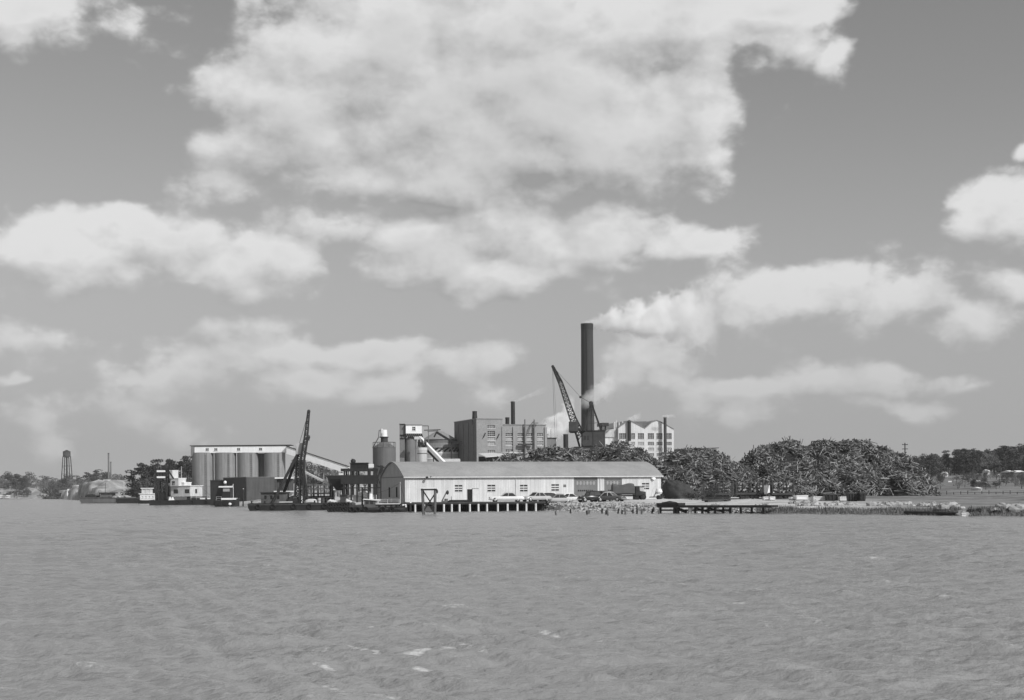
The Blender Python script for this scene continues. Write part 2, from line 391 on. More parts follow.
    me.polygons.add(len(quads)); me.polygons.foreach_set('loop_start', np.arange(0,quads.size,4,dtype=np.int32))
    me.polygons.foreach_set('use_smooth', np.ones(len(quads),dtype=bool))
    me.update(calc_edges=True)
    at = me.attributes.new('foam','FLOAT','POINT'); at.data.foreach_set('value', foam.ravel().astype(np.float32))
    m = bpy.data.materials.new('river_water'); m.use_nodes = True; nt = m.node_tree; N, L = nt.nodes, nt.links; b = N['Principled BSDF']
    b.inputs['IOR'].default_value = 1.333; b.inputs['Specular IOR Level'].default_value = .5
    tc = N.new('ShaderNodeTexCoord')
    def nz(sc, stretch, det, rough=.55):
        mp = N.new('ShaderNodeMapping'); mp.inputs['Scale'].default_value = stretch; mp.inputs['Rotation'].default_value = (0,0,R(8)); L.new(tc.outputs['Object'], mp.inputs[0])
        t = N.new('ShaderNodeTexNoise'); t.inputs['Scale'].default_value = sc; t.inputs['Detail'].default_value = det; t.inputs['Roughness'].default_value = rough; L.new(mp.outputs[0], t.inputs[0]); return t.outputs['Fac']
    b1 = N.new('ShaderNodeBump'); b1.inputs['Strength'].default_value = 1; b1.inputs['Distance'].default_value = .085; L.new(nz(4.2,(.75,1,1),4,.6), b1.inputs['Height'])
    b2 = N.new('ShaderNodeBump'); b2.inputs['Strength'].default_value = 1; b2.inputs['Distance'].default_value = .45; L.new(nz(.30,(.4,1,1),3), b2.inputs['Height']); L.new(b1.outputs[0], b2.inputs['Normal'])
    L.new(b2.outputs[0], b.inputs['Normal'])
    af = N.new('ShaderNodeAttribute'); af.attribute_name = 'foam'
    mr = N.new('ShaderNodeMapRange'); mr.inputs['From Min'].default_value = .10; mr.inputs['From Max'].default_value = 1.0
    fn = N.new('ShaderNodeMath'); fn.operation = 'MULTIPLY_ADD'; fn.inputs[1].default_value = 4.2; fn.inputs[2].default_value = -2.15; L.new(nz(13.0,(.5,1,1),5,.7), fn.inputs[0])
    f1 = N.new('ShaderNodeMath'); f1.operation = 'ADD'; L.new(af.outputs['Fac'], f1.inputs[0]); L.new(fn.outputs[0], f1.inputs[1])
    gt = N.new('ShaderNodeMapRange'); gt.inputs['From Min'].default_value = .02; gt.inputs['From Max'].default_value = .25; L.new(af.outputs['Fac'], gt.inputs['Value'])
    fs = N.new('ShaderNodeMath'); fs.operation = 'MULTIPLY'; L.new(f1.outputs[0], fs.inputs[0]); L.new(gt.outputs[0], fs.inputs[1])
    L.new(fs.outputs[0], mr.inputs['Value'])
    mx = N.new('ShaderNodeMix'); mx.data_type = 'RGBA'; mx.inputs[6].default_value = (WATER_G,)*3+(1,); mx.inputs[7].default_value = (.42,.42,.42,1); L.new(mr.outputs[0], mx.inputs[0]); L.new(mx.outputs[2], b.inputs['Base Color'])
    rr = N.new('ShaderNodeMapRange'); rr.inputs['To Min'].default_value = .22; rr.inputs['To Max'].default_value = .9; L.new(mr.outputs[0], rr.inputs['Value']); L.new(rr.outputs[0], b.inputs['Roughness'])
    me.materials.append(m)
    o = bpy.data.objects.new('water', me); COL.objects.link(o); tag(o, 'wide choppy river with small whitecaps in the foreground', 'water', kind='structure')
WATER_G = .235
make_water()

# ------------------------------------------------------------------ terrain
SH_PX = [-400,40,60,75,95,130,150,168,200,222,240,255,290,330,400,545,560,655,700,780,870,960,1024,1400]
SH_Y  = [1300,1150,1000,800,650,560,510,480,412,365,345,328,285,258,229,226,214,193,187,177,167,154,150,140]
def shore(px): return float(np.interp(px, SH_PX, SH_Y))
def gheight(x, y):
    px = 512+F*x/y
    sdist = y-shore(px)
    z = np.interp(sdist, [-30,-6,0,2.5,25,60,300], [-4,-2.0,-.1,.9,1.35,1.55,1.8])
    # rising ground and the wooded hill on the right
    if px > 880: z += min(1,(px-880)/60)*max(0,(y-260))*.0215
    # gravel banks on the left shore
    for (bx,by,h,rx,ry) in BANKS: z += h*(1+.45*mnoise.noise(Vector((x*.11,y*.06,2)))+.2*mnoise.noise(Vector((x*.35,y*.2,5))))*math.exp(-((x-bx)/rx)**2-((y-by)/ry)**2) if sdist > 0 else 0
    if sdist > 4: z += (mnoise.noise(Vector((x*.12,y*.12,0)))*.25+mnoise.noise(Vector((x*.5,y*.5,3)))*.1)*min(1,(sdist-4)/20)
    return float(z)
BANKS = []
for px,Y,h,rx,ry in [(40,1060,4.5,14,40),(49,990,5.5,13,45),(57,950,5.5,13,45),(74,870,6.5,15,50),(90,780,7.5,15,50),(106,745,7.2,15,50),(121,700,7,13,50),(137,640,4.5,12,40),(20,1260,7,60,60)]:
    a,_ = ray(px,HOR); BANKS.append((a*Y,Y,h,rx,ry))
def make_ground():
    us = np.concatenate([np.linspace(-.95,-.37,24,endpoint=False), np.linspace(-.37,.40,330), np.linspace(.40,.95,24)[1:]])
    ys = np.concatenate([135+1.0*np.arange(150), 285*(3500/285.)**(np.arange(130)/129.)])
    mb = MB(); c = len(us)
    for y in ys:
        for u in us: mb.v.append((u*y, y, gheight(u*y,y)))
    for j in range(len(ys)-1):
        for i in range(c-1): mb.f.append((j*c+i,j*c+i+1,(j+1)*c+i+1,(j+1)*c+i))
    m = bpy.data.materials.new('ground_soil'); m.use_nodes = True; nt = m.node_tree; N, L = nt.nodes, nt.links; b = N['Principled BSDF']; b.inputs['Roughness'].default_value = .95; b.inputs['Specular IOR Level'].default_value = .1
    tc = N.new('ShaderNodeTexCoord')
    def nz(sc, st=(1,1,1), det=5):
        mp = N.new('ShaderNodeMapping'); mp.inputs['Scale'].default_value = st; L.new(tc.outputs['Object'], mp.inputs[0])
        t = N.new('ShaderNodeTexNoise'); t.inputs['Scale'].default_value = sc; t.inputs['Detail'].default_value = det; t.inputs['Roughness'].default_value = .6; L.new(mp.outputs[0], t.inputs[0]); return t.outputs['Fac']
    # bare sandy yard near the sheds, dry grass and tracks to the right, scrub beyond
    def ramp(f, stops):
        r = N.new('ShaderNodeValToRGB'); e = r.color_ramp.elements
        e[0].position, e[0].color = stops[0][0], (stops[0][1],)*3+(1,); e[1].position, e[1].color = stops[1][0], (stops[1][1],)*3+(1,)
        for p,g in stops[2:]: k = e.new(p); k.color = (g,)*3+(1,)
        L.new(f, r.inputs[0]); return r.outputs[0]
    sand = ramp(nz(.5,(.35,1,1),7), [(.3,.30),(.72,.62)])
    grass = ramp(nz(.22,(.25,1,1),8), [(.30,.07),(.47,.15),(.62,.24),(.75,.09)])
    sx = N.new('ShaderNodeSeparateXYZ'); L.new(tc.outputs['Object'], sx.inputs[0])
    ad = N.new('ShaderNodeMath'); ad.operation = 'MULTIPLY_ADD'; ad.inputs[1].default_value = 26; L.new(nz(.08), ad.inputs[0]); L.new(sx.outputs[0], ad.inputs[2])
    mr = N.new('ShaderNodeMapRange'); mr.inputs['From Min'].default_value = 50; mr.inputs['From Max'].default_value = 66; L.new(ad.outputs[0], mr.inputs[0])
    gravel = ramp(nz(.16,(1,.5,1),9), [(.32,.13),(.66,.46)])
    m0 = N.new('ShaderNodeMapRange'); m0.inputs['From Min'].default_value = 430; m0.inputs['From Max'].default_value = 470; L.new(sx.outputs[1], m0.inputs[0])
    m1 = N.new('ShaderNodeMix'); m1.data_type = 'RGBA'; L.new(m0.outputs[0], m1.inputs[0]); L.new(sand, m1.inputs[6]); L.new(gravel, m1.inputs[7]); sand = m1.outputs[2]
    mx = N.new('ShaderNodeMix'); mx.data_type = 'RGBA'; L.new(mr.outputs[0], mx.inputs[0]); L.new(sand, mx.inputs[6]); L.new(grass, mx.inputs[7])
    L.new(mx.outputs[2], b.inputs['Base Color'])
    bp = N.new('ShaderNodeBump'); bp.inputs['Strength'].default_value = .7; bp.inputs['Distance'].default_value = .25; L.new(nz(1.3), bp.inputs['Height']); L.new(bp.outputs[0], b.inputs['Normal'])
    o = mb.build('ground', m, smooth=True); tag(o, 'low sandy shore, yard and dry field behind the water', 'ground', kind='structure')
make_ground()
def G(px, Y): a,_ = ray(px,HOR); return gheight(a*Y, Y)
def at(px, Y, z=None):
    a,_ = ray(px,HOR); return Vector((a*Y, Y, gheight(a*Y,Y) if z is None else z))

# ------------------------------------------------------------------ long arched-roof warehouse on the quay
def warehouse():
    th = R(20); pl = Plane(405, 232, th, 1.3); Lw = pl.at(661,490)[0]; W = 15.0
    t = thing('warehouse', 'long white corrugated warehouse with a grey arched roof on the quay', 'warehouse', pl.o, th)
    he = pl.at(405,476.7)[1]; hr = 8.05-1.3
    # roof arc profile (y, z)
    n = 14; prof = []
    for i in range(n+1):
        a = i/n; prof.append((a*W, he+(hr-he)*(1-abs(2*a-1)**1.75)))
    # openings in the front
    def rect(x0,y0,x1,y1):
        a = pl.at(x0,(y0+y1)/2)[0]; b = pl.at(x1,(y0+y1)/2)[0]; xm = (x0+x1)/2
        return a, b, pl.at(xm,y1)[1], pl.at(xm,y0)[1]
    wins = [rect(*r) for r in [(454.8,485,462.4,491.6),(487.4,484.8,495.4,491.5),(520,484.8,527.6,491.5),(551.4,484.2,559,490.8),(642,483,649.2,489.2)]]
    doors = [rect(574,475.8,597.6,501),rect(604.3,478.3,622,500)]
    dk = rect(467.2,489.2,472.2,501)
    ops = sorted([(w[0],w[1],w[2],w[3]) for w in wins]+[(d[0],d[1],-1.5,d[3]) for d in doors]+[(dk[0],dk[1],-1.5,dk[3])])
    mb = MB(); x = 0; zt = he-.02; th_ = .15
    for a,b,z0,z1 in ops:
        mb.box(x,a,0,th_,-1.5,zt)
        if z0 > -1: mb.box(a,b,0,th_,-1.5,z0)
        mb.box(a,b,0,th_,z1,zt); x = b
    mb.box(x,Lw,0,th_,-1.5,zt); mb.box(0.15,Lw-.15,W-.15,W,-1.5,zt)
    mb.build('front_wall', M['white_siding'], t)
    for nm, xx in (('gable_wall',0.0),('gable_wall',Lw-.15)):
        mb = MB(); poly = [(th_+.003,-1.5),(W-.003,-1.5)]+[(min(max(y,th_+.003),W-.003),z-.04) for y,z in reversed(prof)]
        mb.prismx(poly, xx, xx+.15); mb.build(nm, M['shaded_gable_siding'], t)
    # two small windows and the belt rail of the gable end
    for yy in (4.6, 9.3):
        f = MB().box(-.03,.01,yy,yy+.9,.9,2.6).build('gable_window', M['dark_opening'], t)
    MB().box(-.05,.0,.2,W-.2,he-.1,he+.05).build('belt_rail', M['grey_steel'], t)
    # roof shell: overhangs the eave a little
    pr = [(-.35,he-.13)]+prof+[(W+.35,he-.13)]
    mb = MB(); rings = []
    for xx in (-.3, Lw+.3):
        rings.append([(xx,y,z+.02) for y,z in pr]+[(xx,y,z+.14) for y,z in reversed(pr)])
    mb.loft(rings); ro = mb.build('roof', M['shed_roof'], t)
    mb = MB(); mb.box(-.32,Lw+.32,-.42,-.36,he-.2,he-.02); mb.build('gutter', M['dull_white'], ro)
    mb = MB()
    for k in range(7): mb.cyl(Lw*(.08+.14*k), W/2, hr, hr+.45, .22, .22, 8)
    # openings
    for (a,b,z0,z1) in wins:
        g = MB().box(a,b,.09,.12,z0,z1).build('window', M['window_glass'], t)
        m = MB()
        for k in range(1,3):
            zz = z0+(z1-z0)*k/3; m.box(a,b,.03,.085,zz-.09,zz+.09)
        m.box((a+b)/2-.03,(a+b)/2+.03,.04,.08,z0,z1); m.box(a-.06,b+.06,-.04,-.003,z0-.09,z0-.01); m.build('window_frame', M['dull_white'], g)
    for j,(a,b,z0,z1) in enumerate(doors):
        d = MB().box(a,b,.08,.13,-1.4,z1).build('garage_door', M['door_board'], t)
        m = MB(); zr = pl.at(586,490.6)[1]; k = 0; xx = a+.75
        while xx < b-.9:
            m.box(xx,xx+.24,.06,.078,zr-.13,zr+.13); xx += .36
        m.build('pane_row', M['dark_opening'], d)
        m = MB(); zr = pl.at(586,483)[1]; xx = a+.5; m.box(a+.4,b-.4,.064,.072,zr-.04,zr+.04)
        while xx < b-.5:
            m.box(xx,xx+.3,.06,.078,zr-.3,zr+.3); xx += .62
        m.build('upper_pane_row', M['pale_glass'], d)
    a,b,z0,z1 = dk
    MB().box(a,b,.1,.14,-1.4,z1).build('doorway', M['dark_opening'], t)
    dd = MB().box(b+.02,b+.95,-.14,-.06,-.2,z1+.05).build('sliding_door', M['dull_white'], t); tag(dd,'weathered sliding door pushed open beside the dark doorway')
    MB().box(b+.0,b+1.1,-.16,-.02,z1+.06,z1+.14).build('door_track', M['grey_steel'], t)
    a,b,z0,z1 = rect(563.4,484.5,566,487); MB().box(a,b,-.06,-.004,z0,z1).build('vent', M['grey_steel'], t)
    for px,py in ((427.5,478.2),):
        s_,z_ = pl.at(px,py); m = MB(); m.bar((s_,-.02,z_),(s_-.3,-.7,z_+.15),.05); m.ball((s_-.3,-.75,z_+.1),(.25,.25,.2),8,5); m.bar((s_,-.02,z_),(s_+.5,-.6,z_+.3),.05); m.build('lamp_bracket', M['dark_steel'], t)
    s_,z_ = pl.at(653,477.6); MB().cyl(0,0,0,.12,.42,.2,14).build('floodlight', M['lamp_white'], t).matrix_local = Matrix.Translation((s_,-.2,z_))@Matrix.Rotation(R(60),4,'X')
    for k in range(6):
        s_ = Lw*(k+.5)/6; MB().bar((s_,-.08,-.8),(s_,-.08,he-.2),.05).build('downpipe', M['dull_white'], t) if k in (2,4) else None
warehouse()

# ------------------------------------------------------------------ generic factory wall with real window openings
def win_wall(t, name, wallmat, x0, x1, z0, z1, wins, frame='dull_white', glass='window_glass', thick=.3, y=0.0, bars=(2,3)):
    """wall slab along x with openings cut for wins = (a,b,za,zb,pale?) ; panes and frames become parts"""
    xs = sorted({x0,x1,*[w[0] for w in wins],*[w[1] for w in wins]}); zs = sorted({z0,z1,*[w[2] for w in wins],*[w[3] for w in wins]})
    mb = MB()
    def hole(xm,zm): return any(w[0]<xm<w[1] and w[2]<zm<w[3] for w in wins)
    for i in range(len(xs)-1):
        j = 0
        while j < len(zs)-1:
            xm = (xs[i]+xs[i+1])/2
            if hole(xm,(zs[j]+zs[j+1])/2): j += 1; continue
            k = j
            while k+1 < len(zs)-1 and not hole(xm,(zs[k+1]+zs[k+2])/2): k += 1
            mb.box(xs[i],xs[i+1],y,y+thick,zs[j],zs[k+1]); j = k+1
    w_ = mb.build(name, wallmat, t)
    for w in wins:
        a,b,za,zb = w[:4]; pale = len(w) > 4 and w[4]
        g = MB().box(a,b,y+.16,y+.2,za,zb).build('window', M['pale_glass' if pale else glass], t)
        m = MB()
        for k in range(1,bars[0]+1): xx = a+(b-a)*k/(bars[0]+1); m.box(xx-.03,xx+.03,y+.10,y+.155,za,zb)
        for k in range(1,bars[1]): zz = za+(zb-za)*k/bars[1]; m.box(a,b,y+.105,y+.15,zz-.03,zz+.03)
        m.box(a-.1,b+.1,y-.08,y-.003,za-.16,za-.01)
        m.build('window_frame', M[frame], g)
    return w_

def brick_building():
    th = R(20); pl = Plane(477, 340, th, 1.6)
    t = thing('brick_factory', 'tall grey brick factory block with a dark shaded end wall behind the warehouse', 'factory', pl.o, th)
    s = lambda x,y=440: pl.at(x,y)[0]; z = lambda x,y: pl.at(x,y)[1]
    x1, x2 = s(502.6), s(546); W = 17.5; zt = z(477,419.0); zt2 = z(520,425)
    def w(xa,xb,ya,yb,p=0): return (s(xa),s(xb),z((xa+xb)/2,yb),z((xa+xb)/2,ya),p)
    ws = [w(487.7,495,425.2,428.2),w(487.7,495,431,436.2),w(487.7,495,437.2,440.2,1),w(487.7,495,442,445,1),w(487.7,495,450.3,453.2)]
    win_wall(t,'brick_wall',M['brick'],0,x1,0,zt,ws,bars=(3,3))
    ws = []
    for xa,xb in ((505.8,512.8),(517.8,524),(526.8,532.2),(537.4,543)):
        for ya,yb,p in ((433.2,436,0),(437,440,1),(440.6,442.6,0),(443.2,445.5,1),(449.5,452.3,0)): ws.append(w(xa,xb,ya,yb,p))
    win_wall(t,'brick_wall',M['brick'],x1+.003,x2,0,zt2,ws,y=.1,bars=(3,2))
    m = MB()
    for px in (503,514,525,535,545.6): m.box(s(px)-.3,s(px)+.3,-.2,.095,0,zt2-.5)
    m.build('pilaster', M['brick'], t)
    e = MB().box(.003,.3,.303,W,0,zt-.003).build('end_wall', M['shaded_brick'], t)
    m = MB(); m.box(.3,x1,W-.3,W,0,zt); m.box(x1-.3,x1,.31,W-.3,zt2-2,zt); m.box(x1,x2,W-.3,W,0,zt2); m.box(x2-.3,x2,.41,W-.3,0,zt2); m.build('rear_wall', M['brick'], t)
    m = MB(); m.box(.3,x1-.3,.3,W-.3,zt-1,zt-.6); m.box(x1,x2-.3,.4,W-.3,zt2-.8,zt2-.4); m.build('roof', M['dark_concrete'], t)
    m = MB(); m.box(-.1,x1+.1,-.1,.0,zt-.02,zt+.18); m.box(-.1,0,0.003,W,zt-.02,zt+.18); m.box(x1+.11,x2+.1,-.03,.07,zt2-.02,zt2+.18); m.build('coping', M['concrete'], t)
    # recessed panels on the shaded end
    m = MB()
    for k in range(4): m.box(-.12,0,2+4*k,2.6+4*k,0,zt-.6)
    m.build('end_pilaster', M['shaded_brick'], t)
    # slanting marks: wall brackets
    for px,py in ((484.2,435.2),(498,436)):
        a,c = s(px,py),z(px,py); MB().bar((a-.3,-.35,c-.55),(a+.3,-.06,c+.55),.10).build('wall_bracket', M['dark_steel'], t)
    a,b = s(517.5),s(531.5); MB().box(a,b,-1.2,-.25,z(524,445),z(524,443.6)).build('awning', M['dark_steel'], t)
    # roof stacks
    def stack(x0,x1_,yb,yt,yloc,r1=1.0,nm='roof_stack'):
        a,b = s(x0),s(x1_); r = (b-a)/2/1.05; zb = z((x0+x1_)/2,yb)-1.2; ztp = z((x0+x1_)/2,yt)
        o = MB().cyl((a+b)/2,yloc,zb,ztp,r,r*r1,16).build(nm, M['dark_steel'], t)
        MB().cyl((a+b)/2,yloc,ztp-.35,ztp+.02,r*r1*1.08,r*r1*1.08,16).build('rim', M['dark_steel'], o)
    stack(475.8,481.9,419,410.6,3.0,.72); stack(514.2,518.4,424.5,401,2.2,.95); stack(508.6,512.6,424.3,417,2.2,1.0)
    a,b = s(485.5),s(494.5); MB().box(a,b,2,6,zt-.62,z(490,418)).build('roof_hatch', M['dark_steel'], t)
    m = MB()
    for px,yt in ((524.3,419.5),(533.6,419.5)): m.bar((s(px),-.5,1),(s(px),-.5,z(px,yt)),.16,6)
    p0 = None
    for k in range(7):
        f = k/6; pxx = 526.8+f*7.2; pyy = 434-13*math.sin(f*math.pi/2); q = (s(pxx),-.7,z(pxx,pyy))
        if p0: m.bar(p0,q,.13)
        p0 = q
    m.bar((s(532.5),-.6,z(533,423.2)),(s(537.4),-.6,z(537,423.2)),.16)
    m.build('steam_pipe', M['grey_steel'], t)
brick_building()

def lean_to():
    p = at(503, 325); t = thing('lean_to_shed', 'low pale-roofed open shed in front of the brick factory', 'shed', p, R(20))
    z = lambda y: P(500,y,325).z-p.z
    x0, x1 = -4.2, 4.6
    MB().loft([[(x0,-.2,z(457.5)),(x0,5,z(453.5)),(x0,5,z(453.5)+.15),(x0,-.2,z(457.5)+.15)],[(x1,-.2,z(454.8)),(x1,5,z(451.5)),(x1,5,z(451.5)+.15),(x1,-.2,z(454.8)+.15)]]).build('roof', M['dull_white'], t)
    m = MB()
    for k in range(6): m.bar((x0+.3+k*1.65,.2,0),(x0+.3+k*1.65,.2,z(457.3)),.14)
    m.build('post', M['dark_timber'], t); MB().box(x0,x1,4.6,4.9,0,z(456)).build('back_wall', M['dark_steel'], t)
lean_to()

def annex():
    p = at(552, 352); t = thing('boiler_annex', 'small dark flat-roofed annex beside the brick factory', 'outbuilding', p, R(20)); k = 352/F
    z = lambda y: P(552,y,352).z-p.z
    MB().box(-5*k,5*k,0,5,0,z(438.4)).build('wall', M['dark_concrete'], t)
    MB().box(-5.3*k,5.3*k,-.2,5.2,z(438.4)+.003,z(437.6)).build('roof', M['dark_steel'], t)
    m = MB(); m.bar((-3.5*k,1,z(437.6)),(-3.5*k,1,z(434)),.15,6); m.bar((-4.6*k,1,z(434.5)),(-2*k,1,z(434.3)),.12); m.build('vent_pipe', M['grey_steel'], t); MB().bar((2.5*k,2,z(437.6)),(2.5*k,2,z(429)),.05).build('mast', M['grey_steel'], t)
    p = at(566.2, 350); z = lambda y: P(566,y,350).z-p.z
    t = thing('standpipe_tank', 'narrow dark upright tank left of the portal crane', 'tank', p)
    MB().cyl(0,0,0,z(434.5),.62,.62,14).build('shell', M['dark_steel'], t); MB().cyl(0,0,z(434.5)+.002,z(433.8),.7,.5,14).build('lid', M['grey_steel'], t)
annex()

def white_mill():
    th = R(12); pl = Plane(674.3, 385, th, 1.6)
    t = thing('sawtooth_mill', 'white mill building with twin gables and rows of dark windows', 'factory', pl.o, th)
    s = lambda x,y=440: pl.at(x,y)[0]; z = lambda x,y: pl.at(x,y)[1]
    def w(xa,xb,ya,yb,p=0): return (s(xa),s(xb),z((xa+xb)/2,yb),z((xa+xb)/2,ya),p)
    xl, xr = s(618.5), 0.0; ze = z(674,429.5); zl = z(640,430.5)
    zw = min(ze, zl)-.2
    ws = []
    for xa,xb in ((619.2,626),(630.5,635),(638,644),(647.8,654),(656.5,662.5),(666,671.7)):
        ws.append(w(xa,xb,433.2,438.9))
        ws.append(w(xa,xb,441.8,445,xa<640)); ws.append(w(xa,xb,447.6,450.6,1)); ws.append(w(xa,xb,453.2,455.8,xa<640))
    win_wall(t,'wall',M['mill_white'],xl,xr,0,zw,ws,bars=(3,3),thick=.35)
    D = 22
    poly = [(xl,zw+.003)]+[(s(a),z(a,b)) for a,b in ((618.5,428),(628,421.3),(632,421.8),(645,428.6),(652.5,422.2),(657,420.6),(664.5,424))]+[(xr,ze),(xr,zw+.003)]
    MB().prism(poly,0.0,.35).build('gable', M['mill_white'], t)
    m = MB(); pts = poly[1:-1]
    for (a,b),(c,d) in zip(pts[:-1],pts[1:]): m.loft([[(a,-.15,b+.02),(a,D,b+.02),(a,D,b+.22),(a,-.15,b+.22)],[(c,-.15,d+.02),(c,D,d+.02),(c,D,d+.22),(c,-.15,d+.22)]])
    m.build('roof', M['concrete'], t)
    m = MB(); m.box(xl,xl+.3,.36,D,0,z(618.5,428)); m.box(xr-.3,xr,.36,D,0,ze-.1); m.build('side_wall', M['mill_white'], t)
    m = MB().prism([(s(636),z(636,424.2)),(s(636),z(636,421)),(s(650),z(650,420.7)),(s(650),z(650,424.2)),(s(646),z(646,427.2)),(s(642),z(642,427.2))],3.0,8.0).build('roof_monitor', M['grey_steel'], t)
    # pipes up the front
    m = MB(); a = s(628.8); m.cyl(a,-.6,z(629,441),z(629,422.4),.46,.46,12); m.ball((a,-.6,z(629,422)),(.55,.55,.5),10,6); m.build('duct', M['dark_steel'], t)
    a = s(663.6); o = MB().cyl(a,-1.4,0,z(663.6,417.2),.44,.40,14).build('exhaust_stack', M['rust_steel'], t); MB().cyl(a,-1.4,z(663.6,418),z(663.6,417.2)+.02,.48,.48,14).build('rim', M['dark_steel'], o)
    # left wing with low pale roofs and tank shapes
    m = MB(); m.box(s(604),xl-.003,1.5,12,0,z(610,437)); m.build('wing_wall', M['dull_white'], t)
    m = MB(); m.prism([(s(604),z(604,437)),(s(611),z(611,430)),(s(618),z(618,428)),(s(618),z(618,437))],1.2,12.3); m.build('wing_roof', M['pale_tank'], t)
    m = MB(); m.box(s(606),s(613),4,9,z(609,425.2),z(609,422)); m.bar((s(607.5),6,z(608,430)),(s(607.5),6,z(608,425)),.2); m.bar((s(611.5),6,z(612,430)),(s(611.5),6,z(612,425)),.2); m.build('roof_vent', M['dark_steel'], t)
    for px,yt in ((616.5,421.5),(618.2,419.8),(621.5,422),(625,421)): MB().bar((s(px),2.2,z(px,434)),(s(px),2.2,z(px,yt)),.22,6).build('vent_pipe', M['dull_white'], t)
white_mill()

def long_shed():
    p = at(711, 420); k = 420/F; z = lambda y: P(711,y,420).z-p.z
    t = thing('storage_shed', 'long flat-roofed shed showing above the log heap right of the white mill', 'shed', p, R(5))
    MB().box(-37*k,2*k,0,10,0,z(449.6)).build('dark_wall', M['dark_concrete'], t)
    MB().box(2*k+.003,7*k,.3,10,0,z(449.2)).build('pale_wall', M['dull_white'], t)
    MB().box(-14*k,-.5*k,-.25,-.01,z(452),z(449.8)).build('clerestory', M['pale_glass'], t)
    m = MB(); m.loft([[(-38*k,-.6,z(449.5)),(-38*k,10.5,z(449.5)),(-38*k,10.5,z(448.9)),(-38*k,-.6,z(448.9))],[(8*k,-.6,z(448.3)),(8*k,10.5,z(448.3)),(8*k,10.5,z(447.4)),(8*k,-.6,z(447.4))]]); m.build('roof', M['grey_steel'], t)
long_shed()

def big_stack():
    p = at(588.3, 400); zt = P(586.5,324.3,400).z-p.z; k = 400/F
    t = thing('factory_chimney', 'tall dark brick chimney with smoke drifting from its top', 'chimney', p)
    m = MB(); n = 28; rings = []
    for f in np.linspace(0,1,9):
        r = (7.0-1.0*f)*k; rings.append([(r*math.cos(2*math.pi*i/n),r*math.sin(2*math.pi*i/n),zt*f) for i in range(n)])
    m.loft(rings); m.build('shaft', M['stack_brick'], t, smooth=False)
    m = MB(); m.cyl(0,0,zt-1.6,zt+.15,6.15*k,6.35*k,n); m.build('crown', M['dark_steel'], t)
    m = MB()
    for sx in (-.28,.28): m.bar((sx-.5,-7.25*k,1.5),(sx-.5,-6.35*k,zt-1.8),.045)
    for q in range(58): f = q/58; m.box(-.78,-.22,-7.25*k+.9*k*f-.03,-7.25*k+.9*k*f+.03,2+(zt-4.2)*f,2.07+(zt-4.2)*f)
    m.build('ladder', M['dark_steel'], t)
    for q,r in ((.57,6.55),(.3,6.8)): MB().cyl(0,0,zt*q,zt*q+.25,r*k,r*k,n).build('iron_band', M['dark_steel'], t)
big_stack()

